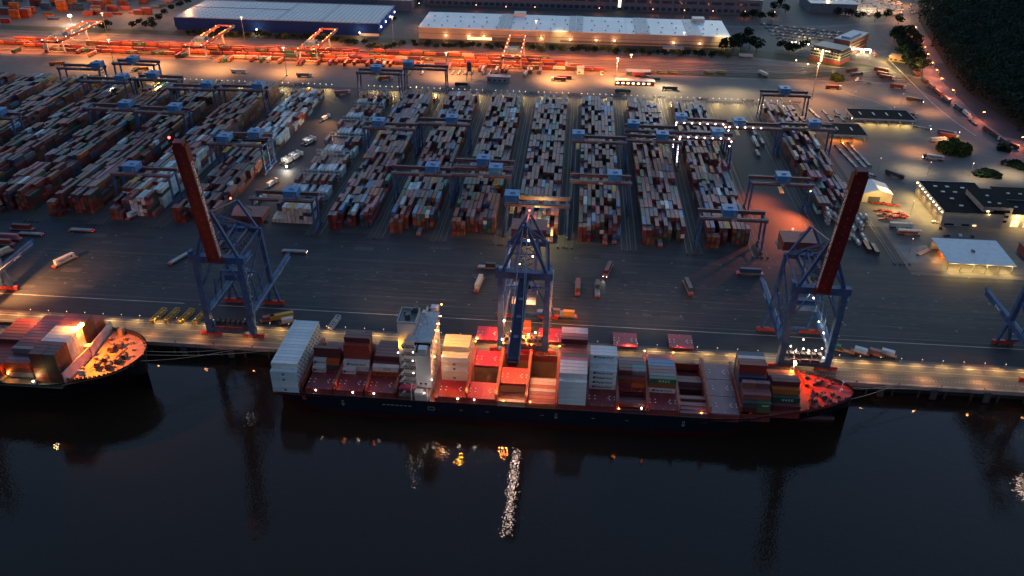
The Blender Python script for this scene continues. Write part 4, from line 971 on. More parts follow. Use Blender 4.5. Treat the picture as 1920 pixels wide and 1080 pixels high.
# ------------------------------------------------------------------ rail terminal
wr = random.Random(5)
def make_wagon(k):
    pass
_WM = {}
def wagon_mesh():
    if 'w' in _WM: return _WM['w']
    b = MB(); b.box(-6.6,6.6,-.9,.9,.75,1.15,0)
    for x in (-4.8,4.8):
        b.box(x-1.6,x+1.6,-1.1,1.1,.35,.75,0)
        for q in (-.9,.9):
            for y in (-.75,.75): b.cyl((x+q,y-.08,.46),(x+q,y+.08,.46),.46,8,0)
    _WM['w'] = b.mesh('flatbed', [mat('wagon_dark_steel', (.06,.045,.04), .6)]); return _WM['w']
TRN = [(831,-360,-205,'front'),(831,-215,30,'front'),(836,-250,-180,'second'),(843.5,-430,-200,'third'),(843.5,-130,20,'third'),(848.5,-600,-345,'fourth'),(848.5,-395,-330,'fourth'),(861,-455,-300,'sixth'),(867,-540,-230,'seventh'),(867,-205,-20,'seventh'),(872.5,-330,-110,'eighth'),(855.5,-640,-560,'fifth'),(872.5,-640,-560,'eighth'),(836,-560,-420,'second'),(861,-640,-560,'sixth'),(855.5,-330,-200,'fifth'),(855.5,-120,-10,'fifth'),(848.5,-300,-150,'fourth'),(872.5,-520,-380,'eighth')]
TPAL = ['R','R','R','O','O','HO','T','M','BR','G','OL','C','O','R','M']
seen = {}
for (y, xa, xb, nm) in TRN:
    x = xa+7; n = 0
    while x < xb-6:
        n += 1
        seen[nm] = seen.get(nm, 0)+1; nn = seen[nm]
        k = wr.choice(TPAL) if wr.random() > .1 else None
        cn = CNAME[k]+' container' if k else 'no load'
        o = thing('rail_wagon', f"rail wagon with {cn}, {ORD[nn] if nn < 31 else 'number %d' % nn} along the {nm} track from the left", 'wagon', (x,y,.2), 0, 'wagons of the trains in the rail yard')
        mobj('flatbed', wagon_mesh(), o)
        if k:
            c = mobj('container_load', container_mesh(k), o, (0,0,1.16))
            if k in ('G','OL') and n % 2: logo(c, 'CHINA' if False else 'UASC', mt=WHT, size=1.5)
        x += 13.6
# two diesel locomotives
for gx, gy, lab in ((1058,122,'small grey shunting locomotive at the head of the front train'),):
    g = G(gx, gy); o = thing('locomotive', lab, 'locomotive', (g.x, 843.5, .2))
    b = MB(); b.box(-7,7,-1.2,1.2,.9,1.5,1); b.box(-6.6,1,-1.1,1.1,1.5,3.2,0); b.box(3.4,6.6,-1.1,1.1,1.5,3.0,0); b.build('body', [mat('loco_grey_blue', (.35,.38,.42), .5), GREYD], o)
    b = MB(); b.box(1,3.4,-1.35,1.35,1.5,4.2); b.build('cab', SOFTW, o)
    b = MB(); 
    for x in (-5,-3,3,5): 
        for s in (-1,1): b.cyl((x,s*.8-.1,.5),(x,s*.8+.1,.5),.5,8)
    b.build('wheel_set', GREYD, o)
# rail gantry cranes with long cantilever girders across the tracks
def rail_gantry(cx, lab, lamps=True):
    t = thing('rail_gantry_crane', lab, 'gantry crane', (cx, 826, 0), 0, 'gantry cranes over the railway tracks')
    LR = mat('gantry_dull_red', (.20,.055,.045), .5)
    for s in (-1, 1):
        b = MB(); b.box(s*8.5-.8,s*8.5+.8,-4,88,12.2,14.6,0); b.box(s*8.5+s*.9,s*8.5+s*1.8,-4,88,14.0,14.1,0)
        for k in range(22): b.box(s*8.5+s*1.8-.05,s*8.5+s*1.8+.05,-4+k*4.2,-3.9+k*4.2,14,15.1,0)
        b.build('girder', LR, t)
        for y in (4, 52):
            b = MB(); b.beam((s*9.4,y,1.6),(s*8.5,y,12.3),1.3,1.6); b.build('leg', WHITEP, t)
    for y in (4, 52):
        b = MB(); b.box(-11,11,y-.6,y+.6,.6,1.7,0)
        for x in (-9,-7,7,9): b.cyl((x,y-.4,.5),(x,y+.4,.5),.5,8,1)
        b.build('sill_beam', [SOFTW, GREYD], t)
    b = MB(); b.box(-9,9,-4,-3,12.6,14.2); b.box(-9,9,87,88,12.6,14.2); b.build('end_tie', LR, t)
    b = MB(); b.box(-8.3,8.3,12,24,14.6,15.6,0); b.box(-5.5,5.5,13.5,22.5,15.6,18.4,0); b.box(-1.6,1.6,15,21,8.6,9.4,1)
    for sx in (-1,1):
        for yy in (16,20): b.beam((sx,yy,9.4),(sx,yy,14.6),.1,.1,1)
    b.build('trolley', [BLUE, GREYM], t)
    b = MB(); b.cyl((-12.2,3,7.0),(-11.2,3,7.0),2.6,14); b.build('cable_drum', GREYM, t)
    if lamps:
        if 'rgl' not in _WM: b = MB(); b.ball((0,0,0),.36,0,6,4); _WM['rgl'] = b.mesh('floodlight', B_SOD); b = MB(); b.ball((0,0,0),.4,0,6,4); _WM['rgw'] = b.mesh('floodlight', B_WARM)
        for s in (-1, 1):
            for k in range(12): mobj('floodlight', _WM['rgw' if lamps == 2 else 'rgl'], t, (s*8.5,-2+k*8,11.9 if k % 2 else 15.2))
    return t
rail_gantry(-552,'leftmost railway gantry crane, its girders strung with bright lamps',2)
rail_gantry(-397,'railway gantry crane before the left half of the blue warehouse')
rail_gantry(-278,'railway gantry crane before the right half of the blue warehouse')
rail_gantry(-66,'railway gantry crane before the white roofed warehouse')

# ------------------------------------------------------------------ warehouses
ROOFW = bpy.data.materials.new('membrane_roof'); ROOFW.use_nodes = True
def panel_roof(name, c1, c2, bw, rh, ms, offs=0):
    m = bpy.data.materials.new(name); m.use_nodes = True; nt = m.node_tree; bs = nt.nodes['Principled BSDF']; bs.inputs['Roughness'].default_value = .45
    tc = nt.nodes.new('ShaderNodeTexCoord'); br = nt.nodes.new('ShaderNodeTexBrick'); br.offset = offs; br.inputs['Scale'].default_value = 1
    br.inputs['Brick Width'].default_value = bw; br.inputs['Row Height'].default_value = rh; br.inputs['Mortar Size'].default_value = ms
    br.inputs['Color1'].default_value = (*c1,1); br.inputs['Color2'].default_value = tuple(x*.85 for x in c1)+(1,); br.inputs['Mortar'].default_value = (*c2,1)
    nz = nt.nodes.new('ShaderNodeTexNoise'); nz.inputs['Scale'].default_value = .05; nz.inputs['Detail'].default_value = 6
    mx = nt.nodes.new('ShaderNodeMix'); mx.data_type = 'RGBA'; mx.blend_type = 'MULTIPLY'; mx.inputs[0].default_value = .2
    nt.links.new(tc.outputs['Object'], br.inputs['Vector']); nt.links.new(tc.outputs['Object'], nz.inputs['Vector']); nt.links.new(br.outputs['Color'], mx.inputs[6]); nt.links.new(nz.outputs['Fac'], mx.inputs[7]); nt.links.new(mx.outputs[2], bs.inputs['Base Color'])
    return m
M_SOLAR = panel_roof('skylight_panel_roof', (.62,.66,.70), (.12,.18,.30), 5.2, 2.4, .5)
M_STRIPE = panel_roof('striped_roof', (.58,.63,.70), (.16,.22,.34), 14, 4.6, .9, .5)
M_WROOF = panel_roof('pale_membrane_roof', (.86,.88,.90), (.60,.63,.68), 27, 26, .35)
W1 = thing('warehouse', 'dark blue walled warehouse under a roof of striped panels', 'warehouse', (-352,0,0))
b = MB(); b.box(-119,123,941,1034,3.0,14); b.box(-118,100,942,1034,0,3.0); b.build('wall', mat('wall_navy', (.008,.028,.16), .85, var=.1, spec=.05), W1)
b = MB(); b.box(-118.5,2,942.5,1033,14.0,14.35); b.build('roof', M_STRIPE, W1); b = MB(); b.box(2.4,122.4,942.5,1033,14.0,14.35); b.build('roof', M_SOLAR, W1)
b = MB(); b.box(-119.2,123.2,940.8,942.3,14,14.7); b.box(-119.2,123.2,1033,1034.2,14,14.7); b.box(-119.2,-118,942,1034,14,14.7); b.box(122,123.2,942,1034,14,14.7); b.box(2,2.6,942,1033,14,14.6); b.box(55,55.5,942.5,1033,14.35,14.6); b.box(-118,2,995,996.2,14.35,14.7)
b.build('parapet', mat('parapet_slate', (.10,.14,.24), .5), W1)
b = MB(); b.box(100,123.05,940.9,942,0,2.95); b.build('loading_door', WHITEP, W1)
W2 = thing('warehouse', 'long white roofed warehouse with grey wall facing the railway', 'warehouse', (0,0,0))
b = MB(); b.box(-182,169,938,1014,0,12.4); b.build('wall', mat('wall_warm_grey', (.33,.31,.30), .6, var=.12, vscale=.08), W2)
b = MB(); b.box(-182.3,169.3,937.8,1014.2,12.4,12.8); b.build('roof', M_WROOF, W2)
for x in (-85,-3,72,130):
    b = MB(); b.box(x-8,x+8,938,1013.8,12.8,13.3,0); b.box(x-.3,x+.3,938,1014,13.3,13.7,1); b.build('roof_ridge', [mat('roof_grey', (.36,.39,.43), .5), WHITEP], W2)
multi('roof_hut', SOFTW, W2, [(x+2,x+16,1004,1016,12.8,16.5) for x in (-80,132)])
multi('roof_vent', mat('skylight_grey', (.10,.12,.14), .3), W2, [(-172+i*15.6+(j % 2)*3-.8,-172+i*15.6+(j % 2)*3+.8,948+j*22,949.4+j*22,12.8,13.7) for i in range(22) for j in range(3)])
multi('wall_band', mat('wall_band_dark', (.12,.11,.11), .6), W2, [(-182.1,169.1,937.9,938,6.0,6.5),(-110,-60,937.85,938,.3,4.0),(-20,169,937.86,938,1.0,3.2)])
b = MB(); b.box(-126,-98,937.7,937.85,.6,3.4); b.build('lit_door', B_DIM, W2)
W3 = thing('warehouse', 'long dark slate building with window bands behind the white roofed warehouse', 'warehouse', (0,0,0))
b = MB(); b.box(-205,234,1108,1180,0,18); b.build('wall', mat('wall_slate', (.09,.13,.19), .8, var=.15, spec=.1), W3)
b = MB(); b.box(-205.4,234.4,1107.6,1180.4,18,18.6); b.build('roof', mat('roof_slate', (.20,.24,.29), .5), W3)
multi('window', mat('window_dark_blue', (.03,.05,.09), .2), W3, [(-198+i*16,-185.5+i*16,1107.85,1108.05,11.0,14.5) for i in range(27)] + [(-198+i*8,-193+i*8,1107.85,1108.05,2,6) for i in range(54)])
b = MB(); b.box(50,53.2,1107.6,1107.8,5,17.5); b.build('lit_sign', B_YEL, W3)
for i, (x0, x1, y0, y1, h, lab) in enumerate(((-420,-215,1070,1150,13,'low dark warehouse behind the blue warehouse'),(300,360,1130,1190,12,'blue roofed hall beside the van compound'))):
    w_ = thing('warehouse', lab, 'warehouse', (0,0,0)); b = MB(); b.box(x0,x1,y0,y1,0,h); b.build('wall', mat('wall_slate', (.13,.16,.21)), w_); b = MB(); b.box(x0-.3,x1+.3,y0-.3,y1+.3,h,h+.5); b.build('roof', mat('roof_blue_grey', (.24,.32,.42), .5), w_)
    multi('skylight', SOFTW, w_, [(x0+8+k*(x1-x0)/6, x0+14+k*(x1-x0)/6, y0+20, y0+40, h+.5, h+.9) for k in range(5)])
# office block of the terminal
of = thing('office_building', 'dark grey and red brick office block with a lit stair tower', 'office building', (270, 903, 0), rad(-38))
b = MB(); b.box(-17,17,-13,13,0,4.2,1); b.box(-17,17,-13,13,4.2,13.5,0); b.box(-15,15,-11,11,13.5,15.5,0)
for z in (5.4,8.6,11.8): b.box(-17.1,17.1,-13.1,13.1,z,z+.8,2)
b.build('wall', [mat('office_slate', (.08,.085,.10), .5), mat('office_red_brick', (.26,.05,.045), .6), mat('office_light_band', (.26,.27,.29), .5)], of)
b = MB(); b.box(-15.2,15.2,-11.2,11.2,15.5,15.8); b.build('roof', mat('roof_dark', (.07,.08,.09), .5), of)
multi('window', GLASS, of, [q for z in (6.4,9.6,12.2) for k in range(10) for q in ((-15.5+k*3.1,-13.5+k*3.1,-13.16,-13.05,z-.1,z+1.1),(17.05,17.16,-12+k*2.4,-10.4+k*2.4,z-.1,z+1.1))])
b = MB(); b.box(-4,-2.2,-13.3,-13.1,1,13.2); b.build('lit_stair_window', B_YEL, of)
multi('lit_window', B_WARM, of, [(-15.5+k*3.1,-14.2+k*3.1,-13.2,-13.16,12.2,13.0) for k in (1,2,5,6)])
ow = thing('office_building', 'long brick office wing with flat grey roof behind the stair tower block', 'office building', (291, 930, 0), rad(52))
b = MB(); b.box(-8,42,-9,9,0,17); b.build('wall', mat('office_brown_brick', (.14,.07,.06), .6), ow); b = MB(); b.box(-8.2,42.2,-9.2,9.2,17,17.5); b.build('roof', mat('roof_blue_grey', (.24,.32,.42)), ow); multi('roof_hut', mat('roof_blue_grey', (.24,.32,.42)), ow, [(0,30,-5,5,17.5,19)])
multi('window', GLASS, ow, [(-6+k*3.4,-4+k*3.4,-9.1,-9,z,z+1.4) for z in (3,6.5,10,13.5) for k in range(14)])
# ------------------------------------------------------------------ light masts
_MAST = {}
def mast(x, y, h, lab, bulb=None, pw=0, col=WARM):
    key = (h, bulb.name if bulb else '')
    if key not in _MAST:
        a = MB(); a.cyl((0,0,0),(0,0,h), .38, 8, 0, .2); a.box(-.8,.8,-.8,.8,0,.9); e = MB()
        for k in range(8):
            t = k*math.pi/4; e.box(1.1*math.cos(t)-.35,1.1*math.cos(t)+.35,1.1*math.sin(t)-.35,1.1*math.sin(t)+.35,h-.7,h)
        e.cyl((0,0,h-3.4),(0,0,h-.2),.42,8)
        _MAST[key] = (a.mesh('pole', GALV), e.mesh('lamp_head', bulb or WHITEP))
    t = thing('light_mast', lab, 'light mast', (x,y,0), 0, 'tall floodlight masts')
    mobj('pole', _MAST[key][0], t); mobj('lamp_head', _MAST[key][1], t)
    if pw: light((x,y-1.6,h-.6), col, pw, .8)
    return t
PALEB = glow('pale_mast_glow', (1,.80,.62), .25)
for x, y, h, lab in ((-534,902,26,'tall mast above the container depot at the far left'),(-470,794,26,'tall mast before the leftmost railway gantry'),(-376,908,25,'tall mast against the blue warehouse wall'),(-285.5,779.6,28,'tall mast on the circular island left of the road end'),(-207.8,920,28,'tall mast between the two warehouses'),(-125.8,781,28,'tall mast behind the cranes at the inland road'),(-46.8,917,29,'tall mast before the middle of the white warehouse'),(114.7,915,22,'tall mast before the right part of the white warehouse'),(39.7,804,22,'tall mast by the white gatehouse sheds'),(54.5,833,18,'shorter mast at the end of the railway tracks'),(221,766,34,'tall mast beside the inland crane near the offices')):
    mast(x, y, h, lab, PALEB)
# ------------------------------------------------------------------ gate canopies, workshops and sheds at the right
def canopy(x0, x1, y0, y1, h, nsky, lab):
    t = thing('gate_canopy', lab, 'canopy', ((x0+x1)/2, (y0+y1)/2, 0)); hx, hy = (x1-x0)/2, (y1-y0)/2
    b = MB(); b.box(-hx,hx,-hy,hy,h-.5,h,0); b.box(-hx-.3,hx+.3,-hy-.35,-hy,h-.8,h+.35,1); b.box(-hx-.3,hx+.3,hy,hy+.35,h-.8,h+.35,1); b.box(-hx-.35,-hx,-hy,hy,h-.8,h+.35,1); b.box(hx,hx+.35,-hy,hy,h-.8,h+.35,1)
    rf = b.build('roof', [mat('bitumen_roof', (.014,.014,.017), .95, spec=.08), mat('canopy_white_edge', (.5,.47,.44), .5)], t)
    multi('skylight', WHITEP, rf, [(-hx+(k+.8)*2*hx/(nsky+.6)-.5,-hx+(k+.8)*2*hx/(nsky+.6)+.5,-3.5+hy*.1,3.5+hy*.1,h,h+.3) for k in range(nsky)])
    n = max(3, int(hx/5))
    for i in range(n+1):
        for y in (-hy+2.5, hy-2.5):
            b = MB(); b.cyl((-hx+1.5+i*(2*hx-3)/n,y,0),(-hx+1.5+i*(2*hx-3)/n,y,h-.5),.25,8); b.build('column', GALV, t)
    for i in range(n): b = MB(); b.box(-hx+3.2+i*(2*hx-3)/n,-hx+5.6+i*(2*hx-3)/n,-5,5,0,.35,0); b.box(-hx+3.6+i*(2*hx-3)/n,-hx+5.2+i*(2*hx-3)/n,-2,1,.35,3,1); b.build('booth', [CONC, SOFTW], t)
    return t
canopy(239,291,695,721,7,4,'large black roofed gate canopy with white edges and orange light beneath')
canopy(208.5,239,652.5,680.5,7,2,'smaller black roofed gate canopy beside the yard crane')
BIT = mat('bitumen_roof', (.014,.014,.017), .95, spec=.08)
MB1 = mat('workshop_grey_wall', (.30,.28,.27), .6, var=.1)
ws = thing('workshop', 'flat black roofed workshop with a row of wall lamps and roller doors', 'workshop', (0,0,0))
b = MB(); b.box(245.5,284,506,556,0,10); b.build('wall', MB1, ws)
b = MB(); b.box(245.3,284.2,505.8,556.2,10,10.3,0); b.box(245.1,245.5,505.6,556.4,10,10.7,1); b.box(245.5,284.2,556,556.4,10,10.7,1); b.build('roof', [BIT, mat('canopy_white_edge', (.5,.47,.44))], ws)
multi('skylight', SOFTW, ws, [(x-1.2,x+1.2,y-.9,y+.9,10.3,10.8) for x, y in ((254,547),(262,547),(272,546),(256,538),(264,538),(258,527),(260,516))])
for k in range(9):
    b = MB(); b.box(245.36,245.5,508.5+k*5.3,512.3+k*5.3,0,5); b.build('roller_door', mat('roller_door_tan', (.30,.24,.18), .5), ws)
multi('window', GLASS, ws, [(248,254,505.86,506,.6,1.8),(259,264,505.86,506,.6,1.8)])
b = MB(); b.box(266,268.4,505.8,505.95,.6,1.6); b.build('lit_window', B_DIM, ws)
tw = thing('workshop', 'taller grey workshop tower with black roof and a yellow lit stair window', 'workshop', (0,0,0))
b = MB(); b.box(270.5,289.5,508.5,537,0,14); b.build('wall', mat('tower_grey_wall', (.26,.25,.27), .6), tw)
b = MB(); b.box(270.2,289.8,508.2,537.3,14,14.4); b.build('roof', BIT, tw)
b = MB(); b.box(273.2,275.0,508.25,508.45,1,11); b.build('lit_stair_window', B_YEL, tw)
multi('window', GLASS, tw, [(277.5,288,508.3,508.5,z,z+1.6) for z in (3,6.5,10)])
multi('skylight', SOFTW, tw, [(x-.9,x+.9,y-.7,y+.7,14.4,14.9) for x, y in ((276,514),(282,513),(279,525))])
rw_ = thing('workshop', 'low black roofed workshop wing with two bright lit doors at the right edge', 'workshop', (0,0,0))
multi('wall', MB1, rw_, [(289.8,345,509,531,0,9),(293,345,531.2,551,0,10)]); multi('roof', BIT, rw_, [(289.9,345.2,508.8,531.1,9,9.3),(292.8,345.2,531.2,551.2,10,10.3)])
multi('skylight', SOFTW, rw_, [q for x in (300,308,316) for q in ((x-1,x+1,539,540.5,10.3,10.8),(x-4,x-2,519,520.5,9.3,9.8))])
multi('lit_door', glow('lit_door_pane', (1,.72,.45), .16), rw_, [(x,x+5.2,508.85,509,0,4.6) for x in (291.2,299.5,307.8)])
sh = thing('open_shed', 'low grey roofed open shed lit yellow underneath at the apron corner', 'shed', (246, 457.5, 0))
b = MB(); b.add([(-19.5,-15,6.2),(19.5,-15,6.2),(19.5,15,7.4),(-19.5,15,7.4),(-19.5,-15,5.6),(19.5,-15,5.6),(19.5,15,6.9),(-19.5,15,6.9)], [(0,1,2,3),(4,7,6,5),(0,4,5,1),(1,5,6,2),(2,6,7,3),(3,7,4,0)], 0)
b.box(-.8,.8,-1.2,1.2,6.9,7.6,1); b.build('roof', [mat('shed_steel_roof', (.55,.57,.60), .4, var=.1), GREYD], sh)
for i in range(6):
    for y in (-13.5, 13.5): b = MB(); b.box(-18.5+i*7.4-.2,-18.5+i*7.4+.2,y-.2,y+.2,0,5.7); b.build('post', GALV, sh)
b = MB(); b.box(-19,19,14,14.3,0,5.5); b.build('back_wall', MB1, sh)
multi('stored_crate', ORGP, sh, [(-16+k*7,-12+k*7,2,9,0,2.4) for k in range(5)])
tn = thing('fabric_hall', 'white gabled fabric hall glowing yellow behind the right raised boom', 'hall', (213.5,547.5,0))
b = MB(); pr = [(-10,0),(10,0),(10,6.5),(0,9.5),(-10,6.5)]
vs = [(x,-9.5,z) for x,z in pr]+[(x,9.5,z) for x,z in pr]; b.add(vs, [(0,1,2,3,4),(9,8,7,6,5),(0,5,6,1),(1,6,7,2),(4,9,5,0)]); b.build('wall', mat('fabric_cream', (.55,.48,.34), .6, var=.05), tn)
b = MB(); b.add([(-10.4,-9.8,6.6),(0,-9.8,9.7),(10.4,-9.8,6.6),(10.4,9.8,6.6),(0,9.8,9.7),(-10.4,9.8,6.6)], [(0,1,4,5),(1,2,3,4)]); b.build('roof', mat('fabric_white', (.62,.62,.64), .5, var=.05), tn)
b = MB(); b.box(-6,2,-9.62,-9.5,0,4.5); b.build('gate', mat('gate_dark', (.10,.09,.08), .6), tn)
# sunken ramp pit and fence by the crane tracks
b = MB(); p = [tuple(G(x, y)[:2]) for x, y in ((1677,458),(1738,460),(1760,492),(1703,491))]
b.add([(x,y,.04) for x,y in p], [(0,1,2,3)]); struct(b.build('wash_bay', mat('wash_bay_slate', (.05,.06,.075), .5, var=.3, vscale=.2)))
b = MB(); q = [tuple(G(x, y)[:2]) for x, y in ((1720,478),(1742,468))]; b.beam((*q[0],.4),(*q[1],.4),2.2,.6); tag(b.build('wash_ramp', CONC), 'short concrete ramp in the dark wash bay by the shed', 'ramp')

# ------------------------------------------------------------------ vehicles
_V = {}
def wheels_mesh():
    if 'w' not in _V:
        b = MB(); b.cyl((0,-.18,0),(0,.18,0),.5,10,0); b.cyl((0,-.2,0),(0,.2,0),.22,8,1); _V['w'] = b.mesh('wheel', [BLACKR, GALV])
    return _V['w']
def transporter(x, y, rz, lab):
    """driverless flat transporter, long axis local x"""
    o = thing('driverless_transporter', lab, 'transporter', (x,y,.02), rz, 'driverless transporters crossing the apron')
    if 'agv' not in _V:
        b = MB(); b.box(-7.2,7.2,-1.45,1.45,.75,1.45,0); b.box(-6.6,6.6,-1.3,1.3,1.45,1.6,0)
        for px in (-6,-.2,.2,6): b.box(px-.25,px+.25,-1.4,1.4,1.6,1.72,1)
        e = MB(); e.box(-.5,.5,-1.5,1.5,.35,1.3,0); e.box(.3,.52,-1.3,1.3,.5,.9,0)
        _V['agv'] = (b.mesh('load_deck', [GALV, GREYM]), e.mesh('bumper', REDP))
        h = MB(); h.ball((7.78,0,.9),.13,0,6,4); _V['hl'] = h.mesh('headlight', B_WHITE); h = MB(); h.ball((7.78,0,.9),.12,0,6,4); _V['hd'] = h.mesh('headlight', SOFTW); h = MB(); h.ball((-7.78,0,.9),.14,0,6,4); _V['tl'] = h.mesh('tail_light', B_TAIL)
    mobj('load_deck', _V['agv'][0], o); mobj('bumper', _V['agv'][1], o, (7.3,0,0)); q = mobj('bumper', _V['agv'][1], o, (-7.3,0,0), math.pi)
    for px in (-4.6,4.6):
        for py in (-1.3,1.3): mobj('wheel', wheels_mesh(), o, (px,py,.5))
    lit = 'headlight' in lab or 'driving' in lab
    for y in (-1.0, 1.0): mobj('headlight', _V['hl' if lit else 'hd'], o, (0,y,0)); mobj('tail_light', _V['tl'], o, (0,y,0))
    return o
def loaded(px, py, rz, k, lab, clab, L=CL, off=0, tx=None):
    g = G(px, py, 1); transporter(g.x, g.y, rz, lab)
    c, s = math.cos(rz), math.sin(rz)
    if k:
        o = box_container(k, g.x+off*c, g.y+off*s, 1.76, L, rz, clab, 'containers riding on transporters')
        if tx: logo(o, tx, L); logo(o, tx, L, 1)
    return g
PI = math.pi
for px, py, rz, lab in ((153,431,PI,'empty grey transporter driving left below the dark stacks'),(57,438,PI,'empty grey transporter beside the pink and maroon loads'),(552,471,0,'empty grey transporter with a bright headlight right of the left crane'),(336,484,-PI*.62+PI*.0,'empty grey transporter turning left of the raised boom crane'),(788,430,-PI/2,'empty grey transporter waiting below the second block left of centre'),(1237,451,-PI/2,'empty grey transporter waiting below the second block right of centre'),(920,501,PI,'dark transporter with red tail light beside the lowered boom crane'),(1033,585,PI,'transporter under a dark box by the yellow box')):
    g = G(px, py, 1); transporter(g.x, g.y, rz, lab)
g = G(920,499,2); box_container('K', g.x, g.y, 1.76, 6.06, 0, 'short black container on the transporter beside the lowered boom crane', 'containers riding on transporters')
loaded(122,490,-PI*.64,'W','transporter carrying a white box near the left picture edge','white container on a turning transporter near the left edge',tx='Hapag-Lloyd')
loaded(255,402,-PI*.61,'PW','transporter below the dark blocks with a white box','white container parked at the end of the left blocks',tx='Hapag-Lloyd')
loaded(42,429,0,'M','transporter under a maroon box, rear of the left group','dark maroon container on a transporter, rear of the left group')
loaded(18,447,0,'PK','transporter under a pink box at the left edge','pink container on a transporter at the left edge')
loaded(4,457,0,'R','transporter under a red box at the left edge','red container on a transporter at the left edge')
loaded(2,478,-PI*.64,'C','transporter behind the left edge crane beam','cream container behind the left edge crane beam')
loaded(898,533,-PI/2-.1,'C','transporter with a beige box left of the lowered boom crane','beige container driving inland left of the lowered boom crane')
loaded(1083,540,-PI/2,'R','transporter with a red box right of the lowered boom crane','red container, left one of a pair driving side by side')
loaded(1120,543,-PI/2,'DG','transporter half loaded beside the red one','short charcoal container, right one of the driving pair',6.06,-3)
loaded(1140,507,-PI/2-.25,'M','transporter with twin headlights turning from the blocks','dark maroon container turning behind the driving pair')
loaded(1290,539,-PI/2+.12,'DG','transporter with a charcoal box alone on the right apron','charcoal container alone on the right apron')
loaded(1406,512,0,'B','transporter under a dark blue box left of the right crane','dark blue container left of the right quay crane',tx=None)
loaded(1134,447,-PI/2,'T','transporter half loaded below the first block right of centre','short red container waiting below the first block right of centre',6.06,3)
loaded(1151,445,-PI/2,'B','transporter with a navy box below the first block','dark blue container waiting below the first block right of centre')
loaded(1033,443,-PI/2,'C','transporter in the yellow pool of light below the centre block','cream container in yellow light below the centre block')
loaded(1018,431,-PI/2,'G','transporter under a green box below the centre block','green container in yellow light below the centre block',6.06,3)
loaded(1055,592,PI,'Y','transporter with a yellow and a grey box right of the lowered boom crane','short yellow container on the transporter behind the spare hatch covers',6.06,-3.2)
g = G(1036,589,1); box_container('GY', g.x+1, g.y, 1.76, 6.06, 0, 'short grey container sharing the transporter with a yellow one', 'containers riding on transporters')

def truck(x, y, rz, ck, bk, lab, grp, boxh=2.7, hl=True, L=12.0, hid=None):
    """articulated lorry, cab towards local +x"""
    o = thing('lorry', lab, 'lorry', (x,y,.05), rz, grp)
    key = ('cab', ck)
    if key not in _V:
        b = MB(); b.box(6.4,8.6,-1.2,1.2,.9,3.3,0); b.box(8.6,8.75,-1.1,1.1,.6,1.5,0); b.box(8.6,8.66,-1.05,1.05,2.0,2.9,1); b.box(6.6,8.0,-1.1,1.1,3.3,3.7,0); _V[key] = b.mesh('cab', [cmat(ck), GLASS])
    mobj('cab', _V[key], o)
    if 'ch' not in _V:
        b = MB(); b.box(-6.2,8.5,-.5,.5,.75,1.1); b.box(-6.2,6,-1.2,1.2,1.0,1.15); _V['ch'] = b.mesh('chassis', GREYD)
        b = MB()
        for px in (-5,-3.7,-2.4,5.2,7.7):
            for py in (-1.0,1.0): b.cyl((px,py-.2,.5),(px,py+.2,.5),.5,8)
        _V['wh'] = b.mesh('wheel_set', BLACKR)
        b = MB(); b.ball((8.8,0,1.0),.17,0,6,4); _V['thl'] = b.mesh('headlight', B_WHITE)
    mobj('chassis', _V['ch'], o); mobj('wheel_set', _V['wh'], o)
    if hl:
        for y in (-.8,.8): mobj('headlight', _V['thl'], o, (0,y,0))
    if bk: mobj('cargo_box', container_mesh(bk), o, (0,0,1.16))
    return o
def car(x, y, rz, k, lab, grp):
    key = ('car', k)
    if key not in _V:
        b = MB(); pr = [(-2.1,.35),(2.1,.35),(2.15,.75),(1.2,.95),(.5,1.42),(-1.2,1.45),(-2.0,.95)]
        vs = [(x_,-.85,z) for x_,z in pr]+[(x_,.85,z) for x_,z in pr]; n = 7
        b.add(vs, [tuple(range(n)),tuple(range(2*n-1,n-1,-1))]+[(i,i+n,(i+1)%n+n,(i+1)%n) for i in range(n)], 0)
        b.box(-1.1,.5,-.87,.87,.98,1.34,1)
        for px in (-1.3,1.35):
            for py in (-.8,.8): b.cyl((px,py-.12,.32),(px,py+.12,.32),.32,8,2)
        _V[key] = b.mesh('parked_car', [cmat(k), GLASS, BLACKR])
    return tag(mobj('parked_car', _V[key], None, (x,y,.06), rz), lab, 'car', grp)
vr = random.Random(77)
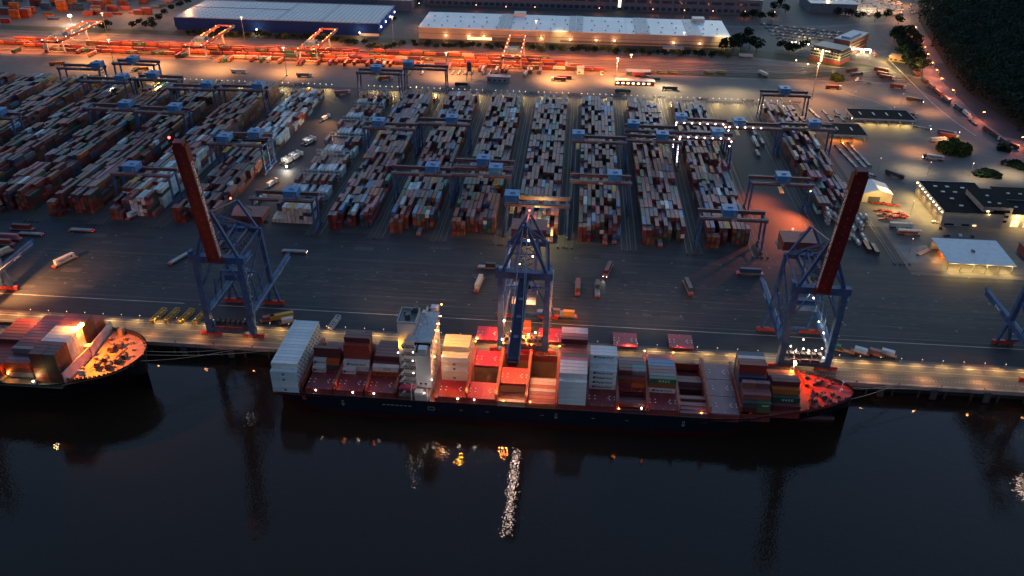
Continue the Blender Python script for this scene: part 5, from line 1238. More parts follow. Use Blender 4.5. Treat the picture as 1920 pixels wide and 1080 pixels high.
# lorries along the forest kerb
tl = [((1652,138),(1690,163),'R')]
lane = [(1719,138),(1734,151),(1747,163),(1760,174),(1776,187),(1797,203),(1812,214),(1826,228),(1855,246),(1872,258),(1885,267),(1898,273)]
kc = ['R','M','T','R','TN','DG','W','PW','R','M','DG','K']
for i, (p, k) in enumerate(zip(lane, kc)):
    q = lane[min(i+1, len(lane)-1)]; a = G(*p, 1.5); c = G(*lane[max(0,i-1)], 1.5); d = c-G(*q, 1.5)
    truck(a.x, a.y, math.atan2(d.y, d.x), vr.choice(['W','R','B','W']), k if i not in (7,) else None, f"{CNAME[k]} lorry queued {ORD[i+1]} along the kerb by the forest", 'lorries queued along the forest kerb', hl=False)
RT = [(1650,132,-.55,'R','R','red lorry in the yard row nearest the kerb, rear one'),(1655,140,-.55,'W','R','red and white lorry in the yard row, middle one'),(1661,146,-.55,'W','M','maroon lorry in the yard row, front one'),(1681,163,-.5,'W','R','red lorry with white cab standing across the yard'),(1712,188,-.45,'K','DG','dark green grey lorry driving below the yard row'),(1622,153,2.6,'W',None,'white tractor unit without load in the yard'),(1604,141,.5,'K','DG','charcoal lorry parked by the round bush'),(1595,133,.55,'R','M','maroon lorry parked behind the charcoal one'),(1560,165,0,'W','R','red lorry pulling out below the offices'),(1753,297,2.85,'K','W','white lettered lorry driving past the round bush'),(1772,250,-.45,'W','TN','tan lorry behind the round bush'),(1776,256,-.45,'W','R','red lorry just behind the round bush'),(1756,264,.3,'W','W','white lorry half hidden by the round bush'),(1674,328,-.9,'K','DG','grey green lorry parked nose to the shed fence'),(1700,216,-.3,'W','R','red lorry leaving the large canopy'),(1725,238,-.5,'W',None,'white tractor at the large canopy corner'),(1578,218,-.4,'W',None,'white tractor entering the large canopy'),
 (1396,106,0,'W','W','white tank lorry on the road behind the terminal'),(1432,140,2.0,'W','W','white lorry box parked by the long trailer'),(1050,150,PI,'W','M','maroon lorry on the inland road before the gantry'),(1060,147,PI,'K','M','dark lorry on the inland road'),(865,160,0,'W','K','black lorry passing the grey shed on the inland road'),(720,148,.25,'W','O','orange lorry beneath the inland yard crane'),(1165,172,0,'K','G','green lorry at the pre gate'),(1258,167,PI,'K','DG','charcoal lorry driving left on the inland road'),(640,175,.35,'W','PK','pink lorry box at the top of the access road'),(985,140,1.4,'K','W','white tractor with headlights before the railway gantry'),(262,131,.3,'K','O','orange lorry under the far left yard cranes'),(270,135,.3,'W',None,'white tractor under the far left yard cranes'),(105,121,.3,'K','O','orange lorry on the dark loop at the far left'),(568,142,0,'W','GY','grey trailer beside the circular mast island'),(445,135,0,'W','W','white trailer before the parked rail lorries'),(1640,103,1.5,'W','R','small red van at the kerb lights'),(1120,181,0,'W','M','dark lorry along the rail of the blocks')]
for px, py, rz, ck, bk, lab in RT:
    if py == 181: continue
    g = G(px, py, 1); o = truck(g.x, g.y, rz, ck, bk, lab, 'lorries moving and parked in the landside yard', hl=bk is None or 'driving' in lab)
    if 'white lettered' in lab:
        c = [q for q in o.children if q.name.startswith('cargo')][0]; logo(c, 'Hapag-Lloyd'); logo(c, 'Hapag-Lloyd', side=1)
# lorries in the loading lane before the trains
xs_ = [(92,95),(150,97),(30,96),(172,103),(335,105),(345,104),(415,113),(421,113),(427,112),(433,112),(473,112),(492,113),(505,113),(527,115),(560,119),(566,119),(596,118),(620,118),(632,117),(648,120),(666,118),(690,120),(704,120),(721,121),(733,121),(777,123),(790,123),(838,126),(844,126),(900,130),(906,131),(931,133),(943,131),(950,132),(990,134),(996,134),(1013,135)]
for i, (px, py) in enumerate(xs_):
    g = G(px, py, 1); k = vr.choice(['R','O','T','O','R','HO','PK','W','G','M'])
    truck(g.x, g.y, PI*.5+vr.uniform(-.05,.05), vr.choice(['W','R','B']), k, f"{CNAME[k]} lorry backed to the tracks, {ORD[min(30,i+1)] if i < 30 else 'number %d' % (i+1)} from the left", 'lorries loading beside the tracks', hl=False)
for i in range(34):
    g = G(700+i*11.5 if i < 20 else 330+i*4, 136 if i < 20 else 113, .5)
    if i >= 20 or vr.random() < .25: continue
    t = thing('trailer', 'empty grey trailer chassis parked in the lane beside the tracks', 'trailer', (g.x, g.y-1, .05), PI/2, 'empty trailers parked beside the tracks')
    if 'trl' not in _V:
        b = MB(); b.box(-6,6,-.5,.5,.8,1.1); b.box(-6,6,-1.2,-1.0,1.0,1.2); b.box(-6,6,1.0,1.2,1.0,1.2)
        for k in range(6): b.box(-6+k*2.3,-5.7+k*2.3,-1.2,1.2,1.0,1.2)
        _V['trl'] = b.mesh('chassis', GALV)
    mobj('chassis', _V['trl'], t); mobj('wheel_set', _V['wh'], t)
# chassis rows beside the small canopy
for j, (p, q) in enumerate((((1565,272),(1612,322)),((1578,268),(1622,316)),((1590,268),(1630,312)),((1517,205),(1537,224)),((1541,206),(1560,229)),((1564,206),(1583,230)))):
    a, c = G(*p), G(*q); n = 4 if j < 3 else 2
    for i in range(n):
        m_ = a+(c-a)*((i+.5)/n); d = c-a
        t = thing('trailer', 'empty pale trailer chassis parked in rows near the small canopy' if j < 3 else 'empty steel chassis parked beside the large canopy entrance', 'trailer', (m_.x, m_.y, .05), math.atan2(d.y, d.x), 'trailer rows near the small canopy' if j < 3 else 'chassis beside the canopy entrance')
        mobj('chassis', _V['trl'], t); mobj('wheel_set', _V['wh'], t)
g = G(1625,325); o = thing('trailer', 'red lit trailer chassis at the head of the parked rows', 'trailer', (g.x, g.y, .05), -1.0); mobj('chassis', MB().mesh('chassis', REDP) if False else _V['trl'], o); mobj('wheel_set', _V['wh'], o)
# tank containers
tk = random.Random(9)
if True:
    for k, key in (('W','tank'),):
        b = MB(); b.cyl((-2.7,0,1.35),(2.7,0,1.35),1.12,14,0); b.ball((-2.7,0,1.35),1.1,0,12,6); b.ball((2.7,0,1.35),1.1,0,12,6)
        _V['tankb'] = b.mesh('vessel', mat('tank_steel_white', (.55,.54,.53), .3, metal=.3), True)
        b = MB()
        for x in (-3.0,3.0):
            for y in (-1.18,1.18): b.box(x-.07,x+.07,y-.07,y+.07,0,2.59)
            for z in (0.05,2.5): b.box(x-.07,x+.07,-1.2,1.2,z-.05,z+.08)
        for y in (-1.18,1.18):
            for z in (.08,2.5): b.box(-3,3,y-.06,y+.06,z-.06,z+.06)
        _V['tankf'] = b.mesh('frame', GREYM)
cnt = 0
for px, py, n in ((1548,402,3),(1556,400,2),(1563,405,2),(1571,407,1),(1602,407,2),(1612,407,2),(1622,408,2),(1600,420,1),(1612,422,2),(1617,438,1),(1600,440,1),(1590,440,2),(1622,447,1),(1608,450,1),(1550,412,3),(1606,415,2),(1596,430,2),(1556,386,2)):
    g = G(px, py+8, 0)
    for t_ in range(n):
        o = thing('tank_container', 'white tank container in a grey frame in the cluster behind the right crane', 'tank container', (g.x, g.y, t_*2.62+.02), PI/2, 'tank containers behind the right crane'); mobj('vessel', _V['tankb'], o); mobj('frame', _V['tankf'], o)
for px, py, k, lab in ((1625,462,'M','maroon container on the ground behind the tank containers'),(1640,467,'DG','charcoal container on the ground behind the tank containers')):
    g = G(px, py, 1.3); box_container(k, g.x, g.y, .05, CL, PI/2, lab, 'containers behind the tank cluster')
# red spreaders and machines before the fabric hall
for i, (px, py) in enumerate(((1645,383),(1656,384),(1650,396),(1662,398),(1657,404),(1668,408),(1660,413),(1685,402),(1686,409),(1690,406),(1675,387))):
    g = G(px, py); t = thing('red_spreader', 'red lifting spreader frame in the group before the fabric hall', 'spreader', (g.x, g.y, .05), vr.uniform(-.15,.1), 'red spreaders before the fabric hall')
    if 'spr' not in _V:
        b = MB(); b.box(-4,4,-.5,.5,.5,1.0)
        for x in (-4,4): b.box(x-.3,x+.3,-1.2,1.2,.3,.9)
        b.box(-1.3,1.3,-1,1,1.0,1.6); b.box(-3.6,-1.4,-.9,-.6,1,1.3); b.box(1.4,3.6,.6,.9,1,1.3); _V['spr'] = b.mesh('spreader_beam', REDP)
        b = MB(); b.box(-.5,.5,-.5,.5,1.6,2.1); b.cyl((-.9,-.7,1.6),(-.9,.7,1.6),.25,8); b.cyl((.9,-.7,1.6),(.9,.7,1.6),.25,8); _V['sph'] = b.mesh('head_block', GREYD)
    mobj('spreader_beam', _V['spr'], t); mobj('head_block', _V['sph'], t)
for px, py, k, lab in ((1684,427,'W','white box trailer parked behind the red spreaders'),(1700,440,'R','red and white box trailer nearest the wash bay')):
    g = G(px, py); o = truck(g.x, g.y, 0, 'W', 'W', lab, 'box trailers behind the red spreaders', hl=False)
    if k == 'R':
        b = MB(); b.box(-6.12,6.12,-1.26,-1.24,1.3,2.9); b.build('red_side_panel', cmat('R'), o)
# cars
for i, (px, py, k, rz) in enumerate(((1752,418,'W',.05),(1763,428,'K',1.2),(1800,443,'W',1.3),(1823,444,'K',1.2),(1775,443,'DG',.2))):
    g = G(px, py); car(g.x, g.y, rz, k, ['white car with open boot at the workshop corner','dark car turning at the workshop corner','white car driving behind the grey shed roof','black car right of the white one behind the shed','charcoal car left of the white one behind the shed'][i], 'cars around the workshop')
pc = [(1400+dx, 43+dy) for dx, dy in ((0,0),(23,8),(25,11),(12,12),(28,17),(32,20),(36,22),(40,25),(44,28),(48,30),(52,33),(56,35),(20,16),(24,18))]
for i in range(150):
    row = i % 6; px = 1428+(i//6)*6.2+row*7+vr.uniform(-2,2); py = 45+row*6.6+(i//6)*.7+vr.uniform(-1,1)
    if py > 88-(px-1440)*.12 or px > 1600: continue
    g = G(px, py); car(g.x, g.y, vr.choice([.9,.9,-2.2]), vr.choice(['W','GY','DG','W','B','K','M']), 'small car parked in the lot behind the office block', 'cars in the office lot')
for i in range(34):
    g = G(vr.uniform(1703,1768), vr.uniform(0,26)); car(g.x, g.y, vr.choice([1.2,-1.9]), vr.choice(['W','GY','DG','W']), 'small vehicle parked on the widened road beyond the forest lamps', 'vehicles on the far road')
b = MB(); 
for i in range(420):
    g = G(vr.uniform(1575,1690), vr.uniform(-6,30)); c_ = vr.choice([.7,-.9])
    b.box(g.x-2.6,g.x+2.6,g.y-1.0,g.y+1.0,.3,2.2, vr.choice([0,0,0,1])); b.box(g.x-1.8,g.x+1.0,g.y-.8,g.y+.8,2.2,2.6,0)
tag(b.build('stored_vans', [cmat('W'), cmat('GY')]), 'dense field of white vans stored in the compound at the top right', 'vans', kind='stuff')
# yellow lattice frames on the quay
def lattice(px, py, lab, m, rz=PI/2):
    g = G(px, py); t = thing('lashing_frame', lab, 'steel frame', (g.x, g.y, .02), rz, 'open steel frames lying on the quay')
    key = ('lf', m.name)
    if key not in _V:
        b = MB()
        for y in (-1.2,1.2):
            for z in (.15,1.9): b.box(-6.1,6.1,y-.11,y+.11,z-.11,z+.11)
            for k in range(7): b.box(-6.1+k*2.03-.1,-6.1+k*2.03+.1,y-.1,y+.1,.1,2.0)
        for k in range(7):
            for z in (.15,1.9): b.box(-6.1+k*2.03-.14,-6.1+k*2.03+.14,-1.2,1.2,z-.1,z+.1)
        b.box(-5.8,-4.6,-1,1,.3,1.2); b.box(1.8,2.8,-.9,.9,.2,1.3)
        _V[key] = b.mesh('lattice', m)
    mobj('lattice', _V[key], t)
for px, py, lab in ((298,594,'first of four yellow steel frames left of the quay crane'),(323,594,'second of four yellow steel frames left of the quay crane'),(350,595,'third of four yellow steel frames left of the quay crane'),(376,597,'fourth yellow steel frame, half behind the quay crane leg')): lattice(px, py, lab, YELP, PI*.46)
lattice(627,608,'pale steel frame beyond the tall white stern stack', SOFTW, PI*.46)
# trailers with boxes right of the right crane and beside the left crane
for i, (px, py, k, ck, lab) in enumerate(((1563,656,'G','O','orange trailer carrying a green tank box beside the right crane leg'),(1585,661,None,'O','empty orange trailer right of the green tank box'),(1612,664,'PB','O','orange trailer under a short pale blue box'),(1640,667,'TN','O','orange trailer under a tan box'),(1663,668,'PW','O','last orange trailer under a pale box'),(505,603,'T','O','orange trailer with a brown box right of the left crane'),(524,600,'Y','R','orange trailer with a long yellow box right of the left crane'),(540,607,'W','R','red trailer with a white box behind the stern stack'))):
    g = G(px, py); rz = -.42 if px > 1000 else .45
    t = thing('box_trailer', lab, 'trailer', (g.x, g.y, .03), rz, 'orange trailers parked on the quay')
    if 'bt' not in _V:
        b = MB(); b.box(-4.4,4.4,-1.2,1.2,.9,1.15); b.box(-4.5,-4.3,-1.2,1.2,.9,1.9); b.box(-4.4,4.4,-1.25,-1.15,.9,1.5); _V['bt'] = b.mesh('chassis', ORGP)
        b = MB()
        for x in (-3,-1.8,3): 
            for y in (-1,1): b.cyl((x,y-.2,.5),(x,y+.2,.5),.5,8)
        _V['btw'] = b.mesh('wheel_set', BLACKR)
    mobj('chassis', _V['bt'], t); mobj('wheel_set', _V['btw'], t)
    if k: mobj('cargo_box', container_mesh(k, 6.06 if px != 524 else CL), t, (0 if px != 524 else 1.5,0,1.16))
# spare hatch covers on the quay
for px, py, k, lab in ((1172,637,'r','red hatch cover on the quay, left one of two right of the tall white stack'),(1276,640,'r','red hatch cover on the quay with mauve sheen, right one of two'),(1032,628,'r','red hatch cover on the quay just right of the lowered boom crane'),(916,625,'r','red hatch cover on the quay just left of the lowered boom crane')):
    g = G(px, py, 1.8); o = mobj('hatch_cover', CM[k], None, (g.x-6.15, g.y, 1.9)); tag(o, lab, 'hatch cover', 'hatch covers set down on the quay')
for i in range(3):
    o = mobj('hatch_cover', CM['r'], None, (-25.8, 339+.02*i, 1.2+i*1.05)); tag(o, ['lowest','middle','topmost'][i]+' of three red hatch covers stacked under the lowered boom crane', 'hatch cover', 'hatch covers set down on the quay')
g = G(985,604,2); box_container('HO', g.x, g.y, .05, 6.06, 0, 'short bright orange container between the crane legs', 'containers under the crane'); box_container('W', -20.5, 351.5, 19.5, CL, 0, 'long white container held under the portal of the lowered boom crane', 'containers under the crane', 2.9)
g = G(985,617,2); box_container('R', g.x, g.y, .05, 6.06, 0, 'short red container below the bright orange one between crane legs', 'containers under the crane')
# gatehouse huts and the inland sheds
for px0, py0, w_, d_, h, m, lab in ((1088,137,7,8,6,SOFTW,'tall white hut beside the end of the tracks'),(1128,140,3,3,3,SOFTW,'small white hut right of the tall hut'),(935,152,22,8,5,GREYM,'long grey shed beside the dark water tower'),(1196,140,24,9,4,mat('hut_dark_blue',(.05,.06,.10),.5),'flat dark office hut before the yellow skips'),(1190,158,38,8,4,mat('pregate_red',(.34,.06,.05),.5),'red pre gate building with lit windows'),(1262,95,22,10,4,SOFTW,'white works building beside the far tracks'),(1688,114,22,14,5,TAN,'flat tan roofed gate hall near the forest kerb'),(1668,99,0,0,0,None,'')):
    if m is None: continue
    g = G(px0, py0); t = thing('hut', lab, 'hut', (g.x, g.y, 0), 0 if px0 < 1600 else -.5)
    b = MB(); b.box(-w_/2,w_/2,-d_/2,d_/2,0,h); b.build('wall', m, t); b = MB(); b.box(-w_/2-.3,w_/2+.3,-d_/2-.3,d_/2+.3,h,h+.3); b.build('roof', GREYM if px0 < 1600 else TAN, t)
    multi('window', B_WARM if 'lit' in lab else GLASS, t, [(-w_/2+1.2+k*5,-w_/2+3.4+k*5,-d_/2-.08,-d_/2,1.4,2.6) for k in range(max(1, int(w_/5)))])
for i in range(5):
    g = G(1222+i*20.5 if i < 3 else 1330+(i-3)*23.5, 135, .8); t = thing('skip_row', f"{'yellow' if i < 3 else 'pale yellow'} steel skip, {ORD[i+1]} along the verge fence", 'skip', (g.x, g.y, 0), -.04, 'skips along the verge')
    b = MB(); b.box(-4.4,4.4,-1.2,1.2,0,1.9); b.build('tub', YELP, t); b = MB(); b.box(-4.6,4.6,-1.35,1.35,1.9,2.1); b.box(-4.6,-4.3,-1.3,1.3,.2,2); b.build('rim', GREYD, t)
for i, (px, py, k) in enumerate(((1180,149,'R'),(1197,143,'R'),(1213,144,'B'),(1226,147,'DG'),(1197,149,'O'),(1213,150,'R'))):
    g = G(px, py, 1.3); box_container(k, g.x, g.y, .05 if i != 1 else 2.7, CL, 0, f"{CNAME[k]} container in the group behind the red pre gate building, {ORD[i+1]}", 'containers behind the pre gate')
wt = thing('water_tower', 'dark slender water tower on legs beside the long grey shed', 'tower', (*G(880,150)[:2], 0))
b = MB(); b.cyl((0,0,9),(0,0,17),2.4,12); b.cyl((0,0,17),(0,0,18),2.4,12,0,.8); b.build('tank', GREYD, wt)
for sx in (-1,1):
    for sy in (-1,1): b = MB(); b.beam((sx*2.6,sy*2.6,0),(sx*1.8,sy*1.8,9.2),.4,.4); b.build('leg', GREYD, wt)
# the depot at the top left
dr = random.Random(4)
for px, py, n, k, L in ((22,38,4,'O',1),(40,36,4,'R',3),(85,34,2,'DG',1),(92,40,1,'B',2),(130,18,5,'O',1),(140,22,3,'B',2),(175,30,4,'M',2),(195,34,2,'R',1),(160,32,2,'R',1),(255,30,2,'R',2),(270,30,3,'R',2),(245,28,1,'PK',1),(300,14,1,'DG',1),(225,12,3,'R',2),(195,10,3,'O',2),(120,0,4,'R',2),(60,14,4,'M',3),(80,20,3,'B',2),(8,12,5,'DG',2),(215,30,1,'R',1),(100,6,5,'M',3),(150,4,4,'HO',2),(30,4,5,'O',3),(20,24,4,'O',2),(110,24,5,'O',2),(98,14,4,'B',3),(205,24,3,'M',2),(230,22,2,'R',2),(285,18,2,'DG',2),(310,8,2,'R',2),(265,10,3,'M',2),(170,12,5,'PK',2),(180,20,4,'M',2),(50,28,3,'R',2),(2,30,3,'DG',2),(4,46,2,'R',1),(330,4,1,'B',2),(240,2,3,'O',3),(280,2,2,'R',3)):
    g = G(px, py)
    for i in range(L):
        for t_ in range(max(1, n-dr.choice([0,0,1]))): MASS.box(g.x, g.y+8+i*2.6, .03+t_*2.6, CL, CW, 2.57, jit(PAL[k if dr.random() < .8 else dr.choice(['R','O','GY'])]))
# the remaining heap of stacked containers
me = bpy.data.meshes.new('stacked_containers'); me.from_pydata(MASS.v, [], MASS.f)
at = me.color_attributes.new('paint', 'FLOAT_COLOR', 'CORNER'); arr = []
for c in MASS.c: arr += [*c, 1.0]*4
at.data.foreach_set('color', arr)
mm_ = bpy.data.materials.new('stacked_container_paint'); mm_.use_nodes = True; nt = mm_.node_tree; bs = nt.nodes['Principled BSDF']; bs.inputs['Roughness'].default_value = .5
ca = nt.nodes.new('ShaderNodeVertexColor'); ca.layer_name = 'paint'
tc = nt.nodes.new('ShaderNodeTexCoord'); nz = nt.nodes.new('ShaderNodeTexNoise'); nz.inputs['Scale'].default_value = .3; nz.inputs['Detail'].default_value = 5; nt.links.new(tc.outputs['Object'], nz.inputs['Vector'])
mr = nt.nodes.new('ShaderNodeMapRange'); mr.inputs[1].default_value = .3; mr.inputs[2].default_value = .7; mr.inputs[3].default_value = .6; mr.inputs[4].default_value = 1.15; nt.links.new(nz.outputs['Fac'], mr.inputs[0])
mx = nt.nodes.new('ShaderNodeMix'); mx.data_type = 'RGBA'; mx.blend_type = 'MULTIPLY'; mx.inputs[0].default_value = 1; nt.links.new(ca.outputs['Color'], mx.inputs[6]); nt.links.new(mr.outputs[0], mx.inputs[7])
ge = nt.nodes.new('ShaderNodeNewGeometry'); sx = nt.nodes.new('ShaderNodeSeparateXYZ'); nt.links.new(ge.outputs['Normal'], sx.inputs[0])
ml = nt.nodes.new('ShaderNodeMath'); ml.operation = 'MULTIPLY'; ml.use_clamp = True; ml.inputs[1].default_value = .09; nt.links.new(sx.outputs[2], ml.inputs[0])
dm = nt.nodes.new('ShaderNodeMix'); dm.data_type = 'RGBA'; nt.links.new(ml.outputs[0], dm.inputs[0]); nt.links.new(mx.outputs[2], dm.inputs[6]); dm.inputs[7].default_value = (.42,.20,.21,1); nt.links.new(dm.outputs[2], bs.inputs['Base Color'])
me.materials.append(mm_)
tag(mobj('stacked_containers', me), 'many stacked shipping containers filling the yard blocks in mixed dusty colours', 'containers', kind='stuff')

# ------------------------------------------------------------------ trees
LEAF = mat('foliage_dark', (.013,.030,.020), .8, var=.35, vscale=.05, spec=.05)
LEAF2 = mat('foliage_green', (.055,.085,.020), .7, var=.45, vscale=.3, spec=.2)
BARK = mat('bark', (.06,.045,.035), .8)
def leaves(b, c, r, h, n, rnd, mi=0, ls=1.0, up=.6):
    for _ in range(n):
        while True:
            u = Vector((rnd.uniform(-1,1), rnd.uniform(-1,1), rnd.uniform(-.6,1)))
            if .35 < u.length < 1: break
        u = u.normalized()*rnd.uniform(.72,1.0)
        p = Vector(c)+Vector((u.x*r, u.y*r, u.z*h))
        d = Vector((rnd.gauss(0,1), rnd.gauss(0,1), rnd.gauss(up,.7))).normalized(); a = d.orthogonal().normalized(); q = d.cross(a)
        s = ls*rnd.uniform(.6,1.3); 
        b.add([p+a*s, p+q*s*.7, p-a*s, p-q*s*.7], [(0,1,2,3)], mi)
fr_ = random.Random(31)
fb = MB()
edge = [(1735,-20),(1716,20),(1722,45),(1742,80),(1760,112),(1785,150),(1815,178),(1850,203),(1890,232),(1940,262)]
pts = []
for i in range(5200):
    px, py = fr_.uniform(1705, 2040), fr_.uniform(-60, 275)
    # left/below boundary of the wood
    ex = None
    for (xa, ya), (xb, yb) in zip(edge, edge[1:]):
        if ya <= py <= yb: ex = xa+(xb-xa)*(py-ya)/(yb-ya)
    if ex is None: ex = 1716
    if px < ex+6 or py > 258: continue
    g = G(px, py, 0)
    if any((g.x-a)**2+(g.y-c)**2 < 42 for a, c in pts[-700:]): continue
    pts.append((g.x, g.y))
for x, y in pts:
    r = fr_.uniform(3.8,7.6); hh = fr_.uniform(11,22)
    leaves(fb, (x,y,hh-r*.9), r, r*.95, 62, fr_, 0, 1.25, 1.9)
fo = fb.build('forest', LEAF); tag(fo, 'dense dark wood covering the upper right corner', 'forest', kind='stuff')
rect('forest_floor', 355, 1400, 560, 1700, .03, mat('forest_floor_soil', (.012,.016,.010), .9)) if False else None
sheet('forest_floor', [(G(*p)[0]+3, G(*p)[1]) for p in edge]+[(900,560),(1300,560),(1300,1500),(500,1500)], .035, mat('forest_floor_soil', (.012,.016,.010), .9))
def tree(x, y, h, r, lab, grp, n=150, m=LEAF, ls=1.0):
    t = thing('broadleaf_tree', lab, 'tree', (x,y,0), fr_.uniform(0,6), grp)
    b = MB(); b.cyl((0,0,0),(0,0,h*.55),.035*h,7,0,.02*h)
    for k in range(4): 
        a = k*1.6+.3; b.cyl((0,0,h*.4),(math.cos(a)*r*.6,math.sin(a)*r*.6,h*.72),.015*h,5,0,.006*h)
    b.build('trunk', BARK, t)
    b = MB()
    for k in range(7):
        a = fr_.uniform(0,6.28); q = fr_.uniform(.2,.62)*r; leaves(b, (math.cos(a)*q,math.sin(a)*q,h*.62+fr_.uniform(-.12,.22)*h), r*.5, r*.45, n//7, fr_, 0, ls)
    b.build('crown', m, t)
def shrub(x, y, r, h, lab, m=LEAF, n=500, ls=.7, ry=None):
    t = thing('shrub', lab, 'shrub', (x,y,0)); b = MB(); 
    for k in range(5): a = k*1.26; b.cyl((0,0,0),(math.cos(a)*r*.5,math.sin(a)*(ry or r)*.5,h*.5),.12,5,0,.05)
    b.build('stem', BARK, t); b = MB()
    for k in range(12):
        a = fr_.uniform(0,6.28); q = fr_.uniform(0,.72); leaves(b, (math.cos(a)*q*r, math.sin(a)*q*(ry or r), h*.35), r*.38, h*.6, n//12, fr_, 0, ls)
    b.build('foliage', m, t)
g = G(1788,283); shrub(g.x, g.y, 13.5, 9, 'big round green bush on the island among the lorries', LEAF2, 5200, .9, 15)
g = G(1568,150); shrub(g.x, g.y, 7, 6.5, 'rounded green bush below the office block', LEAF2, 2200, .8, 11)
g = G(1852,328); shrub(g.x, g.y, 12, 4, 'low dark shrub on the verge behind the workshop', LEAF, 2000, .8, 7)
g = G(1905,312); shrub(g.x, g.y, 12, 4, 'low dark shrub at the right edge by the bend', LEAF, 2000, .8, 8)
g = G(1880,282); shrub(g.x, g.y, 6, 4, 'small dark shrub between the queued lorries and the bend', LEAF, 500, .8, 9)
tp = [(1676,78),(1684,70),(1698,72),(1702,100),(1715,92),(1700,128),(1708,140),(1728,138),(1690,110),(1716,112),(1690,80),(1700,92),(1712,105),(1690,100),(1705,118),(1722,120),(1695,112),(1718,135),(1685,90),(1710,80)]
for i, (px, py) in enumerate(tp):
    g = G(px, py); tree(g.x, g.y, 15, 8.5, 'dark tree in the clump between kerb and forest road', 'trees of the roadside clump', 330, LEAF, 1.2)
for i, (px, py) in enumerate(((1378,86),(1392,88),(1405,92),(1388,96),(1402,76),(1418,98),(1374,98),(1360,98))):
    g = G(px, py); tree(g.x, g.y, 15, 8, 'dark tree in the clump right of the white warehouse', 'trees right of the white warehouse', 320, LEAF, 1.2)
for i, (px, py) in enumerate(((1466,93),(1478,94),(1490,96),(1500,92),(1480,100),(1510,88))):
    g = G(px, py); tree(g.x, g.y, 9, 6, 'dark tree in the row before the office lot', 'trees before the office lot', 240, LEAF, 1.0)
for i, (px, py) in enumerate(((1450,20),(1462,14),(1472,26),(1445,36),(1412,34),(1425,40),(1395,38),(1570,32),(1590,34),(1610,38),(1640,40),(1660,36),(1684,46))):
    g = G(px, py); tree(g.x, g.y, 11, 7, 'dark tree along the branch road far behind', 'trees along the branch road', 220, LEAF, 1.1)
for i, (px, py) in enumerate(((248,54),(262,48),(285,46),(300,40),(312,30),(322,20),(288,54),(275,52),(192,54),(205,52),(196,58),(352,8),(338,14))):
    g = G(px, py); tree(g.x, g.y, 8, 5.5, 'dark bushy tree on the verge between the depot and the blue warehouse', 'trees beside the depot', 200, LEAF, 1.0)
for i in range(104):
    px = 350+i*10+fr_.uniform(-5,5); py = 66+i*.33+fr_.uniform(-2.5,2.5)
    if 690 < px < 735: py += 6
    if px > 1370: break
    g = G(px, py+ (8 if px > 640 else 0)); tree(g.x, g.y, fr_.uniform(4,7), fr_.uniform(3.5,5.5), 'dark hedge tree on the verge between tracks and warehouses', 'hedge trees along the verge', 150, fr_.choice([LEAF, LEAF, LEAF2]), .8)
g = G(725,36); shrub(g.x, g.y, 14, 3, 'dark scrub on the slope between the two warehouses', LEAF, 900, 1.0, 34)
# ------------------------------------------------------------------ lit lamps and added fill lights
_L = {}
def lamp_post(name, x, y, h, bulb, lab, grp, arm=0.0, rz=0, r=.32, pr=.1, z=0):
    key = (name, h, bulb.name, arm, r)
    if key not in _L:
        a = MB(); a.cyl((0,0,0),(0,0,h), pr, 6, 0, pr*.7); a.box(-.25,.25,-.25,.25,0,.4)
        if arm: a.beam((0,0,h),(arm,0,h+.3),.12,.12)
        e = MB(); 
        if arm: e.box(arm-.7,arm+.7,-.35,.35,h+.0,h+.25)
        else: e.ball((0,0,h+r*.6), r, 0, 8, 5)
        _L[key] = (a.mesh('pole', GALV), e.mesh('lamp_head', bulb))
    t = thing(name, lab, 'lamp', (x,y,z), rz, grp); mobj('pole', _L[key][0], t); mobj('lamp_head', _L[key][1], t); return t
# low lamps along the quay edge
for i in range(-29, 26):
    x = i*10.1+8
    lamp_post('quay_lamp', x, 345.8, 2.3, B_POST, 'small lamp post in the long row along the quay', 'quay edge lamps', r=.16, pr=.07)
for i in range(-24, 20):
    x = i*13+8
    light((x, 345.3, 4.2), (1,.58,.17), 900, .3, 'SPOT', (x, 337, 0), rad(165), .9)
    if i % 2 == 0 and (x < -170 or x > 120 or -60 < x < 30): light((x+13, 333, 5), AMBER, 700, .5, 'SPOT', (x+13, 331, 0), rad(150), .9)
# lane lamps at the inland ends of the blocks
for bk, bx in BLK.items():
    if bk < -10: continue
    for k in range(6):
        x = bx-14+k*5.6
        lamp_post('lane_lamp', x, 741, 5.2, B_LANE, 'thin lane lamp in the row closing the inland end of a block', 'lane lamps at the inland block ends', r=.20, pr=.08)
    for dx in (-9, 9): light((bx+dx, 743, 6.5), YELLOW, 3800, .5, 'SPOT', (bx+dx, 736, 0), rad(150), .8)
# rail yard
for x in range(-640, 100, 41):
    light((x, 826, 27), (1,.27,.05), 21000 if x < 20 else 9000, 1.0, 'SPOT', (x, 850, 0), rad(150), .7)
    light((x+20, 884, 25), (1,.24,.035), 19000 if x < 20 else 8000, 1.0, 'SPOT', (x+20, 868, 0), rad(122), .8)
for x in (-552,-397,-278,-66):
    for y in (832, 852, 872, 895): light((x, y, 11.2), (1,.45,.16), 700, .6)
    light((x, 900, 18), SODIUM, 6000, .8)
light((-430, 800, 26), AMBER, 60000, 1, 'SPOT', (-430, 790, 0), rad(140), .8); light((-285, 792, 26), AMBER, 56000, 1, 'SPOT', (-285, 795, 0), rad(140), .8); light((-125, 792, 26), AMBER, 60000, 1, 'SPOT', (-125, 800, 0), rad(140), .8)
light((-500, 805, 26), AMBER, 52000, 1, 'SPOT', (-500, 800, 0), rad(140), .8); light((-360, 792, 26), AMBER, 50000, 1, 'SPOT', (-360, 795, 0), rad(140), .8)
